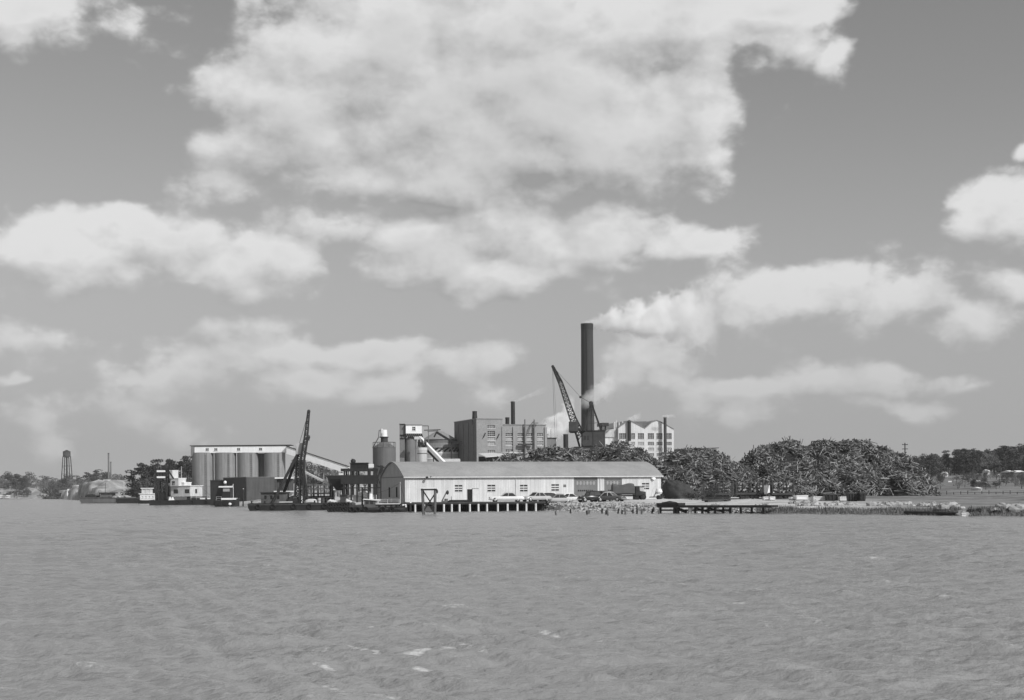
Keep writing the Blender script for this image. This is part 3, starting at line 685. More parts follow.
# ------------------------------------------------------------------ concrete silos with their gallery, conveyor, sheds and tanks on the left
def silos():
    Y = 400; k = Y/F
    rows = [(203.0,10.7,'leftmost big concrete silo, standing clear down to the ground beside the stepped white boat'),
            (225.6,10.7,'second big concrete silo from the left, above the low dark shed'),
            (248.0,10.4,'third big concrete silo from the left, with a narrow bin on its right side'),
            (275.0,10.5,'rightmost big concrete silo, just left of the crane barge mast')]
    for px,r,lab in rows:
        p = at(px, Y); zt = P(px,453.2,Y).z-p.z
        t = thing('silo', lab, 'silo', p, 0, 'concrete storage silos under the white gallery')
        MB().cyl(0,0,0,zt,r*k,r*k,40).build('shell', M['concrete'], t)
        MB().cyl(0,0,zt+.003,zt+.12,r*k*.98,r*k*.98,40).build('top_slab', M['dark_concrete'], t)
        m = MB()
        for sx in (-.25,.25): m.bar((1.4+sx,-math.sqrt((r*k)**2-1.4**2)-.15,1),(1.4+sx,-math.sqrt((r*k)**2-1.4**2)-.15,zt),.05)
        for q in range(20): m.box(1.15,1.65,-math.sqrt((r*k)**2-1.4**2)-.18,-math.sqrt((r*k)**2-1.4**2)-.12,1.2+q*(zt-1.3)/20,1.28+q*(zt-1.3)/20)
        m.build('ladder', M['grey_steel'], t)
        MB().cyl(0,0,zt*.42,zt*.42+.1,r*k+.04,r*k+.04,40).build('hoop', M['dark_concrete'], t)
    p = at(261.6, Y+3); zt = P(261.6,453.2,Y).z-p.z
    t = thing('narrow_bin', 'narrow concrete bin darkened for recess shade, wedged between the third and rightmost silos', 'silo', p)
    MB().cyl(0,0,0,zt,3.6*k,3.6*k,20).build('shell', M['dark_concrete'], t)  # darker concrete paints in the shade of the recess between silos
    # gallery
    p = P(242, 453.4, Y); zt = P(242,446.3,Y).z-p.z; w = (290-191.5)*k/2
    t = thing('silo_gallery', 'long white gallery box running along the tops of the silos', 'gallery', p)
    ws = [(-w+(px-191.5)*k-.45, -w+(px-191.5)*k+.45, zt*.40, zt*.72) for px in (207.2,215.8,238.4,260.3)]
    win_wall(t,'front_wall',M['white_paint'],-w+.9,w,.14,zt,ws,y=-1.7,bars=(1,2),thick=.2)
    m = MB(); m.box(-w+.9,w,-1.48,3,.14,zt-.05); m.build('box', M['dull_white'], t)
    MB().box(-w-.1,-w+.9-.003,-1.9,3.2,-.6,zt+.1).build('end_frame', M['dark_concrete'], t)
    MB().box(-w-.4,w+.2,-2.0,3.3,zt+.11,zt+.3).build('roof', M['dark_steel'], t)
    # inclined conveyor gallery
    A = P(287,450.2,398); B = P(349,470.6,392); d = B-A
    t = thing('conveyor_gallery', 'white inclined conveyor gallery sloping down right from the silo tops', 'conveyor', at(337,394))
    hgt = 1.0; o_ = t.location
    def ring(c): return [(c.x-o_.x,c.y-o_.y-1.2,c.z-o_.z-hgt),(c.x-o_.x,c.y-o_.y+1.2,c.z-o_.z-hgt),(c.x-o_.x,c.y-o_.y+1.2,c.z-o_.z+hgt),(c.x-o_.x,c.y-o_.y-1.2,c.z-o_.z+hgt)]
    MB().loft([ring(A),ring(B)]).build('casing', M['white_paint'], t)
    def ring2(c): return [(c.x-o_.x,c.y-o_.y-1.4,c.z-o_.z+hgt+.01),(c.x-o_.x,c.y-o_.y+1.4,c.z-o_.z+hgt+.01),(c.x-o_.x,c.y-o_.y+1.4,c.z-o_.z+hgt+.22),(c.x-o_.x,c.y-o_.y-1.4,c.z-o_.z+hgt+.22)]
    MB().loft([ring2(A),ring2(B)]).build('roof', M['dark_steel'], t)
    for f in (.28,.62,.80):
        c = A+d*f; m = MB(); g = gheight(c.x,c.y)-o_.z; x,y,z = c.x-o_.x,c.y-o_.y,c.z-o_.z-hgt
        m.bar((x-.7,y,g),(x-.3,y,z),.16); m.bar((x+.7,y,g),(x+.3,y,z),.16)
        for q in range(3): m.bar((x-.7+.1*q,y,g+(z-g)*q/3),(x+.6-.1*q,y,g+(z-g)*(q+1)/3),.08)
        m.build('bent', M['concrete'], t)
silos()

def corrugated_shed():
    pl = Plane(246.5, 352, R(32), 1.2); t = thing('corrugated_shed', 'low dark corrugated flat-roofed shed in front of the silos', 'shed', pl.o, R(32))
    zt = pl.at(246.5,477.6)[1]; Lr = pl.at(276,485)[0]; 
    n = 10; arc = []
    MB().box(0,Lr,0,.2,-1,zt).build('front_wall', M['corrugated_dark'], t)
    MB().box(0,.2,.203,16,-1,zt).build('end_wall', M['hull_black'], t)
    MB().box(-.1,Lr+.1,-.1,16.2,zt+.003,zt+.2).build('roof', M['grey_steel'], t)
    MB().box(Lr-.2,Lr,.203,16,-1,zt-.01).build('side_wall', M['corrugated_dark'], t)
    p = at(219.5, 366); zt = P(219.5,480.7,366).z-p.z; k = 366/F
    t = thing('pump_house', 'small black box-shaped pump house left of the low corrugated shed', 'shed', p, R(10))
    MB().box(-9*k,9*k,0,4,-1,zt).build('wall', M['hull_black'], t); MB().box(-9.4*k,9.4*k,-.2,4.2,zt+.003,zt+.15).build('roof', M['dark_steel'], t)
    # white trimmed shack
    p = at(285, 300); k = 300/F; z = lambda y: P(285,y,300).z-p.z
    t = thing('flat_roof_shack', 'open grey shack with thin white flat roof behind the barge crane', 'shed', p, R(8))
    MB().box(-10*k,8.5*k,-.3,4,z(478.6),z(477.4)).build('roof', M['white_paint'], t)
    MB().box(-8.6*k,8.3*k,.5,3.8,z(491.5),z(478.7)).build('wall', M['corrugated_dark'], t)
    MB().box(-11*k,9*k,-.6,3.6,z(492.2),z(490.8)-.002).build('lower_roof', M['dull_white'], t)
    MB().box(-6*k,8*k,.2,3.4,-.8,z(492.3)).build('lower_wall', M['pale_tank'], t)
    m = MB()
    for px in (-9.6,-8.2,-3,3): m.bar((px*k,0,z(490.6)),(px*k,0,z(478.7)),.1)
    m.build('post', M['dark_timber'], t)
corrugated_shed()

def round_tank():
    Y = 272; p = at(384.6, Y, 1.0); k = Y/F; z = lambda y: P(385,y,Y).z-p.z; r = 11.6*k
    t = thing('dust_tank', 'round grey tank with cone roof and white cyclone, left of the warehouse', 'tank', p)
    MB().cyl(0,0,0,z(447.6),r,r,32).build('shell', M['grey_tank'], t)
    c = MB().cyl(0,0,z(447.6)+.003,z(442.2),r*1.02,3.6*k,32).build('cone_roof', M['grey_tank'], t)
    MB().cyl(.1*k,0,z(442.4),z(437.3),3.6*k,3.5*k,18).build('neck', M['rust_steel'], t)
    cy = MB().cyl(-.2*k,0,z(437.2),z(429.8),3.6*k,3.0*k,18).build('cyclone', M['white_paint'], t)
    MB().cyl(-.2*k,0,z(437.6),z(436.7),4.6*k,4.6*k,18).build('platform', M['dark_steel'], t)
    MB().cyl(-2.4*k,-.4,z(433.5),z(428.8),1.2*k,1.2*k,10).build('cyclone_outlet', M['dull_white'], cy)
    m = MB()
    for a in range(0,360,30):
        x,y = (r-.05)*math.cos(R(a)),(r-.05)*math.sin(R(a)); m.bar((x,y,z(448)),(x,y,z(442.3)),.035)
        a2 = a+30; m.bar((x,y,z(442.3)),((r-.05)*math.cos(R(a2)),(r-.05)*math.sin(R(a2)),z(442.3)),.035)
    m.build('railing', M['dark_steel'], t)
    m = MB(); m.bar((-4.6*k,-.6,z(430.5)),(-5.2*k,-1.2,z(438)),.1,6); m.bar((-5.2*k,-1.2,z(438)),(-11.3*k,-.6,z(447.8)),.1,6); m.bar((-4.6*k,-.6,z(430.5)),(-2.5*k,-.4,z(430.5)),.1,6); m.build('down_pipe', M['grey_steel'], t)
round_tank()

def head_house():
    Y = 315; k = Y/F; p = at(405, Y); z = lambda y,x=410: P(x,y,Y).z-p.z; X = lambda px: (px-405)*k
    t = thing('elevator_tower', 'tall grey elevator tower left of the white head house', 'tower', p)
    MB().box(X(400),X(405),0,5,0,z(424.2)).build('shaft', M['dark_concrete'], t); MB().box(X(399.7),X(405.3),-.2,5.2,z(424.2)+.003,z(423.7)).build('cap', M['dark_steel'], t)
    m = MB(); m.box(X(400.2),X(404.8),-.12,-.005,z(436),z(434.6)); m.box(X(400.2),X(404.8),-.1,-.005,z(439),z(438)); m.box(X(402.2),X(402.6),-.1,-.006,z(437.9),z(436.1)); m.build('landing', M['dark_opening'], t)
    p2 = P(413.5,434,Y); z2 = lambda y: P(413.5,y,Y).z-p2.z
    t = thing('head_house', 'white box-shaped head house with one dark window on top of the round bin', 'head house', p2, R(14))
    x0,x1 = (405.6-413.5)*k,(421.8-413.5)*k
    win_wall(t,'front_wall',M['white_paint'],x0,x1,.1,z2(425.2),[((412-413.5)*k,(415.3-413.5)*k,z2(430.4),z2(426.8))],bars=(1,2),thick=.2,y=-.3)
    MB().box(x0,x1,-.097,4.5,.1,z2(425.2)-.01).build('body', M['dull_white'], t); MB().box(x0-.15,x1+.1,-.45,4.6,z2(425.2)+.003,z2(424.6)).build('roof', M['grey_steel'], t)
    m = MB()
    for q in range(9): m.bar((x0+q*(x1-x0)/8,-.1,.09),(x0+(q+.5)*(x1-x0)/8,0.1,-.75),.09); m.bar((x0+(q+.5)*(x1-x0)/8,.1,-.75),(x0+min(q+1,8)*(x1-x0)/8,-.1,.09),.09)
    m.box(x0,x1,-.2,.0,-.05,.09); m.build('support_truss', M['dark_steel'], t)
    p3 = at(411.2,Y+1.6); z = lambda y: P(411,y,Y+1.6).z-p3.z
    t = thing('round_bin', 'round dark bin with pale conical top under the white head house', 'silo', p3)
    MB().cyl(0,0,0,z(439.5),6.0*k,6.0*k,28).build('shell', M['dark_concrete'], t); MB().cyl(0,0,z(439.5)+.002,z(436.4),6.2*k,2*k,28).build('cone_top', M['concrete'], t)
    p4 = at(422.5,Y-6); z = lambda y: P(422.5,y,Y-6).z-p4.z; kk = (Y-6)/F
    t = thing('pale_tank', 'pale riveted tank with flared rim beside the white chute', 'tank', p4)
    MB().cyl(0,0,0,z(450.5),4.7*kk,5.0*kk,24).build('shell', M['pale_tank'], t); MB().cyl(0,0,z(450.5)+.002,z(447.6),5.2*kk,5.2*kk,24).build('rim', M['dull_white'], t)
    MB().cyl(0,0,z(454),z(453),5.1*kk,5.1*kk,24).build('band', M['grey_steel'], t)
    m = MB()
    for a in range(8):
        x,y = 4.4*kk*math.cos(a*.785),4.4*kk*math.sin(a*.785); m.bar((x,y,z(447.6)),(x*.8,y*.8,z(439.5)),.1); m.bar((x,y,z(447.6)),(4.4*kk*math.cos(a*.785+.785),4.4*kk*math.sin(a*.785+.785),z(442)),.06)
    m.build('gantry', M['dark_steel'], t)
    # white chute
    A = P(419.5,437.6,Y-3); B = P(444.5,463.5,Y-8); t = thing('chute', 'slim white chute sloping down right from the head house', 'chute', at(436,Y-6)); o=t.location
    MB().bar(A-o,B-o,.42).build('trough', M['white_paint'], t); MB().bar(A-o+Vector((-.1,.6,-.75)),B-o+Vector((-.1,.6,-.75)),.32).build('truss', M['dark_steel'], t)
    m = MB(); m.bar((A+B)/2-o+Vector((.3,.3,0)),((A+B)/2-o).x and Vector((((A+B)/2-o).x+.3,((A+B)/2-o).y+.3,0)),.12); m.build('prop', M['dark_steel'], t)
    Q = P(420,437.8,Y-3)-o; MB().box(Q.x-1.2,Q.x+.4,Q.y-.5,Q.y+.5,Q.z-.35,Q.z+.25).build('chute_head', M['dull_white'], t)
    # big domed store
    Y5 = 345; p5 = at(440,Y5+10); k5 = (Y5+10)/F; z = lambda y: P(440,y,Y5+10).z-p5.z
    t = thing('domed_store', 'wide round store with shallow cone roof between head house and brick factory', 'tank', p5)
    r = 20*k5
    MB().cyl(0,0,0,z(447.5),r,r,48).build('wall', M['pale_tank'], t); MB().cyl(0,0,z(447.5)+.003,z(443.5),r*1.0,r*1.0,48).build('upper_wall', M['concrete'], t)
    MB().cyl(0,0,z(443.5)+.003,z(439.8),r*.86,r*.86,48).build('dark_band', M['grey_steel'], t)
    MB().cyl(0,0,z(439.8)+.003,z(431.2),r*.9,.8,48).build('cone_roof', M['concrete'], t)
    for q,yy in ((1,454),(2,459.5)): MB().cyl(0,0,z(yy),z(yy-1.2),r+.06,r+.06,48).build('hoop', M['white_paint'], t)
    m = MB()
    for a in range(24):
        a0 = a*2*math.pi/24; a1 = a0+2*math.pi/24; m.bar((r*1.02*math.cos(a0),r*1.02*math.sin(a0),z(451.8)),(r*1.02*math.cos(a1),r*1.02*math.sin(a1),z(448.2)),.22)
    m.cyl(0,0,z(448.4),z(448),r+.25,r+.25,48); m.build('walkway', M['dark_steel'], t)
    A = P(436.5,432.2,Y5); B = P(453,442.2,Y5-1); t = thing('dark_conveyor', 'dark inclined conveyor from the domed store into the brick factory end', 'conveyor', at(445,Y5)); o=t.location
    MB().bar(A-o,B-o,.3).build('casing', M['dark_steel'], t); C=P(462,442.6,Y5-2); MB().bar(B-o,C-o,.38).build('casing', M['dark_steel'], t)
    m = MB(); m.bar(A-o,A-o+Vector((-.6,0,-1.2)),.2); m.bar(A-o+Vector((-3,0,.5)),A-o+Vector((1,0,.6)),.12); m.build('pulley_frame', M['dark_steel'], t)
    D = A.lerp(B,.9)-o; MB().bar(D,(D.x,D.y,0),.2).build('prop', M['dark_steel'], t)
    # pipe loop frame
    p6 = P(425.5,445,Y-2); t = thing('pipe_frame', 'thin pipe frame standing right of the white head house', 'pipework', p6)
    z = lambda y: P(425.5,y,Y-2).z-p6.z; m = MB(); a=(422.5-425.5)*k; b=(428.5-425.5)*k
    m.bar((a,0,z(425.8)),(b,0,z(425.8)),.1,6); m.bar((b,0,z(425.8)),(b,0,z(447)),.1,6); m.bar((b-.2,0,z(431.5)),(b+2.2,0,z(430.8)),.1,6); m.build('pipe', M['grey_steel'], t)
    t = tag(MB().box(-10*k,12*k,0,5,0,P(448,459.5,330).z-at(448,330).z).build('low_store', M['dull_white'], None, loc=at(448,322)), 'low white store building just left of the brick factory', 'outbuilding')
head_house()

# ------------------------------------------------------------------ timber loading works beside the warehouse
def loading_works():
    Y = 262; k = Y/F; p = at(355, Y, 0.9); z = lambda y: P(355,y,Y).z-p.z; X = lambda px: (px-355)*k
    t = thing('loading_trestle', 'dark open timber loading frame with roofed top left of the warehouse', 'loading frame', p)
    for px in (344.6,351.2,357,368.4,375,381):
        m = MB(); yt = 469 if px < 370 else (468.3 if px < 378 else 465.5)
        for d in (0,3.2): m.bar((X(px),d,-2),(X(px),d,z(yt)),.17)
        m.bar((X(px),0,z(488)),(X(px),3.2,z(476)),.08); m.build('bent', M['dark_timber'], t)
    for y0,y1 in ((471.2,468.4),(484.0,475.2),(488.4,487.4)):
        m = MB(); m.box(X(341),X(376.5),-.2,.0,z(y0),z(y1)); m.box(X(341),X(376.5),3.2,3.4,z(y0),z(y1)); m.box(X(341),X(341)+.15,.0,3.2,z(y0),z(y1)); m.build('girt', M['dark_timber'], t)
    m = MB(); m.box(X(343),X(376),.02,3.18,z(484),z(483.3)); m.build('deck', M['dark_timber'], t)
    m = MB(); m.box(X(350.2),X(367),.3,3,z(468.3),z(463.4)); m.build('cabin', M['hull_black'], t); MB().box(X(349.4),X(367.8),.1,3.2,z(463.3),z(462.6)).build('cabin_roof', M['dark_steel'], t)
    m = MB(); m.ball((X(352.5),1.5,z(461)),(.5,.5,.45),8,5); m.bar((X(351.5),1.5,z(463)),(X(351.5),1.5,z(458.5)),.12); m.build('motor', M['dark_steel'], t)
    MB().box(X(368.5),X(373),.6,2,z(467.5),z(464)).build('white_cap', M['white_paint'], t)
    MB().bar((X(376),1,z(466)),(X(388),1,z(468.5)),.16).build('boom', M['dark_timber'], t)
    m = MB(); m.bar((X(375),.1,z(487.4)),(X(381),.1,z(468)),.13); m.bar((X(375),.1,z(468.5)),(X(381),.1,z(487)),.09); m.bar((X(374),0,z(487.8)),(X(382),0,z(487.8)),.12); m.build('cross_brace', M['dark_timber'], t)
    m = MB(); m.box(X(346),X(375),2,3,-.5,z(495)); m.ball((X(363),1.5,z(493)),(1.4,.8,.7),9,6,.3); m.build('bulk_load', M['pale_canvas'], t)
    # hopper
    p = at(333, 268, 0.9); k = 268/F; z = lambda y: P(333,y,268).z-p.z; X = lambda px: (px-333)*k
    t = thing('hopper', 'black tapered hopper hanging in a frame left of the timber trestle', 'hopper', p)
    MB().loft([[(X(336),.8,z(490.5)),(X(342),.8,z(490.5)),(X(342),2.2,z(490.5)),(X(336),2.2,z(490.5))],[(X(328),0,z(479)),(X(344),0,z(479)),(X(344),3.6,z(479)),(X(328),3.6,z(479))],[(X(326),0,z(475.6)),(X(344),0,z(475.6)),(X(344),3.6,z(475.6)),(X(326),3.6,z(475.6))]]).build('bin', M['hull_black'], t)
    m = MB()
    for px in (330,342.5):
        for d in (.3,3.3): m.bar((X(px),d,-1.5),(X(px),d,z(478)),.16)
    m.build('leg', M['dark_timber'], t)
    MB().box(X(338.5),X(345),.5,2.5,z(475),z(473.2)).build('tray', M['white_paint'], t)
    A = P(304,471.5,272)-p; B = P(330,484.5,270)-p; MB().bar(A,B,.22).build('feed_chute', M['dull_white'], t)
    m = MB(); C = A.lerp(B,.35); m.bar(C,(C.x,C.y,-1),.12); m.bar(A,(A.x,A.y,-1),.14); m.build('chute_prop', M['dark_timber'], t)
    # timber crib of beams along the shore behind the barge
    p = at(318, 274, .9); k = 274/F; t = thing('timber_platform', 'dark plank platform on the bank behind the crane barge', 'platform', p)
    z = lambda y: P(318,y,274).z-p.z; X = lambda px: (px-318)*k
    m = MB()
    for y in (484.5,488.5,493): m.box(X(304),X(330),0,.2,z(y+1),z(y-.3))
    m.build('rail', M['pier_timber'], t); m = MB()
    for px in (304.5,311,318,324,330): m.bar((X(px),.3,-2),(X(px),.3,z(483)),.13)
    m.build('post', M['dark_timber'], t); MB().box(X(303),X(331),.1,4,-.3,z(496)).build('deck', M['dark_timber'], t)
loading_works()

# ------------------------------------------------------------------ boats and barges
def hull(mb, L, Wd, z0, z1, bow=.12, stern=.05, sheer=.0, n=14, flare=.85):
    rings = []
    for i in range(n+1):
        f = i/n; x = -L/2+L*f
        w = Wd/2*min(1,(f/max(stern,1e-3))**.5*.3+.7)*min(1,max(.04,((1-f)/max(bow,1e-3)))**.6) if f>.0 else Wd/2*.7
        zt = z1+sheer*((f-.4)**2)*4
        rings.append([(x,-w*flare,z0),(x,w*flare,z0),(x,w,zt),(x,-w,zt)])
    return mb.loft(rings)
def barge_box(name, label, pxa, pxb, Y, ytop, rz=0, wd=6, depth=.8, m='hull_black', parts=True, cat='barge'):
    pa, pb = P(pxa,ytop,Y), P(pxb,ytop,Y); c = (pa+pb)/2; L = (pb-pa).length; zt = P((pxa+pxb)/2,ytop,Y).z
    t = thing(name, label, cat, (c.x,Y+wd/2,0), rz)
    mb = MB(); mb.loft([[(-L/2+.7,-wd/2,-depth),(-L/2+.7,wd/2,-depth),(-L/2,wd/2,zt*.4),(-L/2,wd/2,zt),(-L/2,-wd/2,zt),(-L/2,-wd/2,zt*.4)],[(L/2-.7,-wd/2,-depth),(L/2-.7,wd/2,-depth),(L/2,wd/2,zt*.4),(L/2,wd/2,zt),(L/2,-wd/2,zt),(L/2,-wd/2,zt*.4)]])
    mb.build('hull', M[m], t)
    mb = MB(); mb.box(-L/2-.08,L/2+.08,-wd/2-.1,-wd/2-.003,zt-.35,zt-.1); mb.build('rub_rail', M['rust_steel'], t)
    mb = MB()
    for q in (-.46,-.3,.3,.46): mb.cyl(q*L,-wd/2+.4,zt,zt+.45,.12,.15,8); mb.box(q*L-.3,q*L+.3,-wd/2+.25,-wd/2+.55,zt-.02,zt+.06)
    mb.box(-L/2+.1,L/2-.1,-wd/2+.35,-wd/2+.45,zt-.02,zt+.02); mb.build('bollard', M['dark_steel'], t)
    return t, L, zt

def rail(t, x0, x1, y, z, h=.9, step=1.2, m='dark_steel'):
    b = MB(); n = max(1,int((x1-x0)/step))
    for i in range(n+1): xx = x0+(x1-x0)*i/n; b.bar((xx,y,z),(xx,y,z+h),.03)
    for f in (.55,1): b.bar((x0,y,z+h*f),(x1,y,z+h*f),.022)
    return b.build('railing', M[m], t)
def rope(t, p, q, sag=.4, r=.03, m='dark_timber'):
    b = MB(); p, q = Vector(p), Vector(q); prev = p
    for i in range(1,9):
        f = i/8; c = p.lerp(q,f)-Vector((0,0,sag*4*f*(1-f))); b.bar(prev,c,r,5); prev = c
    return b.build('rope', M[m], t)
def tyre_on(t, x, y, z, r=.38):
    o = MB(); ring = []
    for a in range(12):
        A = 2*math.pi*a/12; ring.append([(math.cos(A)*(r+.11*math.cos(B)),math.sin(A)*(r+.11*math.cos(B)),.11*math.sin(B)) for B in np.linspace(0,2*math.pi,7)[:-1]])
    ring.append(ring[0]); o.loft(ring, cap=False); oo = o.build('tyre_fender', M['rubber'], t, smooth=True); oo.matrix_local = Matrix.Translation((x,y,z))@Matrix.Rotation(R(90),4,'X')
def west_barges():
    t,L,zt = barge_box('open_barge','dark flat barge with a canopied deckhouse moored farthest left',80,116,490,497.2,m='hull_grey',wd=7); k=490/F
    MB().box(-L/2+13*k,-L/2+35*k,-3.56,-3.505,.3,zt*.7).build('side_panel', M['grey_tank'], t)
    X = lambda px: (px-98)*k
    d = MB().box(X(99.5),X(111),-2,2,zt,zt+1.25).build('deckhouse', M['grey_tank'], t); MB().box(X(98),X(113.3),-2.4,2.4,zt+1.26,zt+1.6).build('canopy', M['dark_steel'], d)
    m = MB()
    for px in (98.5,112.6): m.bar((X(px),-2.2,zt),(X(px),-2.2,zt+1.3),.12)
    m.build('canopy_post', M['dark_steel'], d)
    m = MB(); m.box(X(84),X(95),-2.5,2.5,zt,zt+.6); m.ball((X(89),-1,zt+.6),(1.6,1.2,.5),10,6,.3); m.build('deck_cargo', M['dark_timber'], t)
    MB().bar((X(102.5),0,zt+1.6),(X(102.5),0,zt+5),.06).build('mast', M['dark_steel'], t)
    t,L,zt = barge_box('deck_barge','long black deck barge lying behind the white pilothouse launch',116,159,478,497.6,wd=7); k = 478/F; X = lambda px: (px-143)*k
    m = MB()
    for q in range(6): m.ball((X(118+rnd.random()*18),rnd.uniform(-2,2),zt+.2),(1.2,1,.55),8,5,.35)
    m.box(X(117),X(137),-2.6,2.6,zt,zt+.2); m.build('gravel_load', M['rubble'], t)
    MB().bar((X(127.5),-1,zt),(X(127.5),-1,zt+5.4),.06).build('mast', M['dull_white'], t)
    # launch with white pilothouse
    Y = 455; k = Y/F; c = P(149,503,Y); t = thing('pilothouse_launch','small dark launch with two-tier white pilothouse beside the black barge','boat',(c.x,Y,0))
    z = lambda y: P(149,y,Y).z; X = lambda px: (px-149)*k
    hull(MB(),20*k,3.4,-.5,z(500.2),bow=.3,sheer=.3).build('hull', M['hull_black'], t)
    ws = [(X(a),X(a+1.6),z(498),z(496)) for a in (142.6,146,149.5,152.8)]
    win_wall(t,'cabin',M['white_paint'],X(141),X(156),z(500.3),z(494.2),ws,y=-1.2,thick=.15,bars=(0,1))
    MB().box(X(141),X(156),-1.045,1.2,z(500.3),z(494.2)-.01).build('cabin_core', M['dull_white'], t)
    MB().box(X(140),X(157),-1.4,1.4,z(494.2)+.003,z(493.4)).build('cabin_roof', M['white_paint'], t)
    ws = [(X(a),X(a+3),z(492.6),z(489.4)) for a in (143.4,147.6)]
    win_wall(t,'wheelhouse',M['dull_white'],X(142.4),X(152),z(493.4)+.003,z(488.7),ws,y=-.9,thick=.12,bars=(0,1))
    MB().box(X(142.4),X(152),-.77,.9,z(493.4)+.003,z(488.7)-.01).build('wheelhouse_core', M['dull_white'], t)
    MB().box(X(141.5),X(153),-1.1,1.1,z(488.7)+.003,z(487.9)).build('wheelhouse_roof', M['white_paint'], t)
    # digger frame
    Y = 388; k = Y/F; p = P(161.5,500.4,Y); z = lambda y: P(161.5,y,Y).z-p.z; X = lambda px: (px-161.5)*k
    t = thing('digger_frame','dark braced digging frame with two white cross beams left of stepped white boat','frame',p)
    m = MB()
    for px in (155.8,158.4,166.6):
        for d in (0,2.5): m.bar((X(px),d,0),(X(px),d,z(470 if px<157 else 472)),.22)
    m.bar((X(155.8),0,z(486)),(X(166.6),0,z(472)),.15); m.bar((X(155.8),2.5,z(486)),(X(166.6),2.5,z(472)),.15); m.bar((X(156),0,z(495)),(X(166.6),0,z(484)),.15); m.build('frame', M['dark_steel'], t)
    for y in (471.2,477.2): MB().box(X(157.4),X(165.8),-.5,-.26,z(y+.9),z(y-.9)).build('cross_beam', M['white_paint'], t)
    MB().box(X(156.4),X(166),.3,2.2,0,z(492.5)).build('housing', M['hull_black'], t)
    m = MB(); m.bar((X(155.5),1,z(479)),(X(158.5),1,z(469.4)),.25); m.bar((X(166),1,z(471)),(X(170,),1,z(466)),.14); m.build('dipper_arm', M['dark_steel'], t)
west_barges()

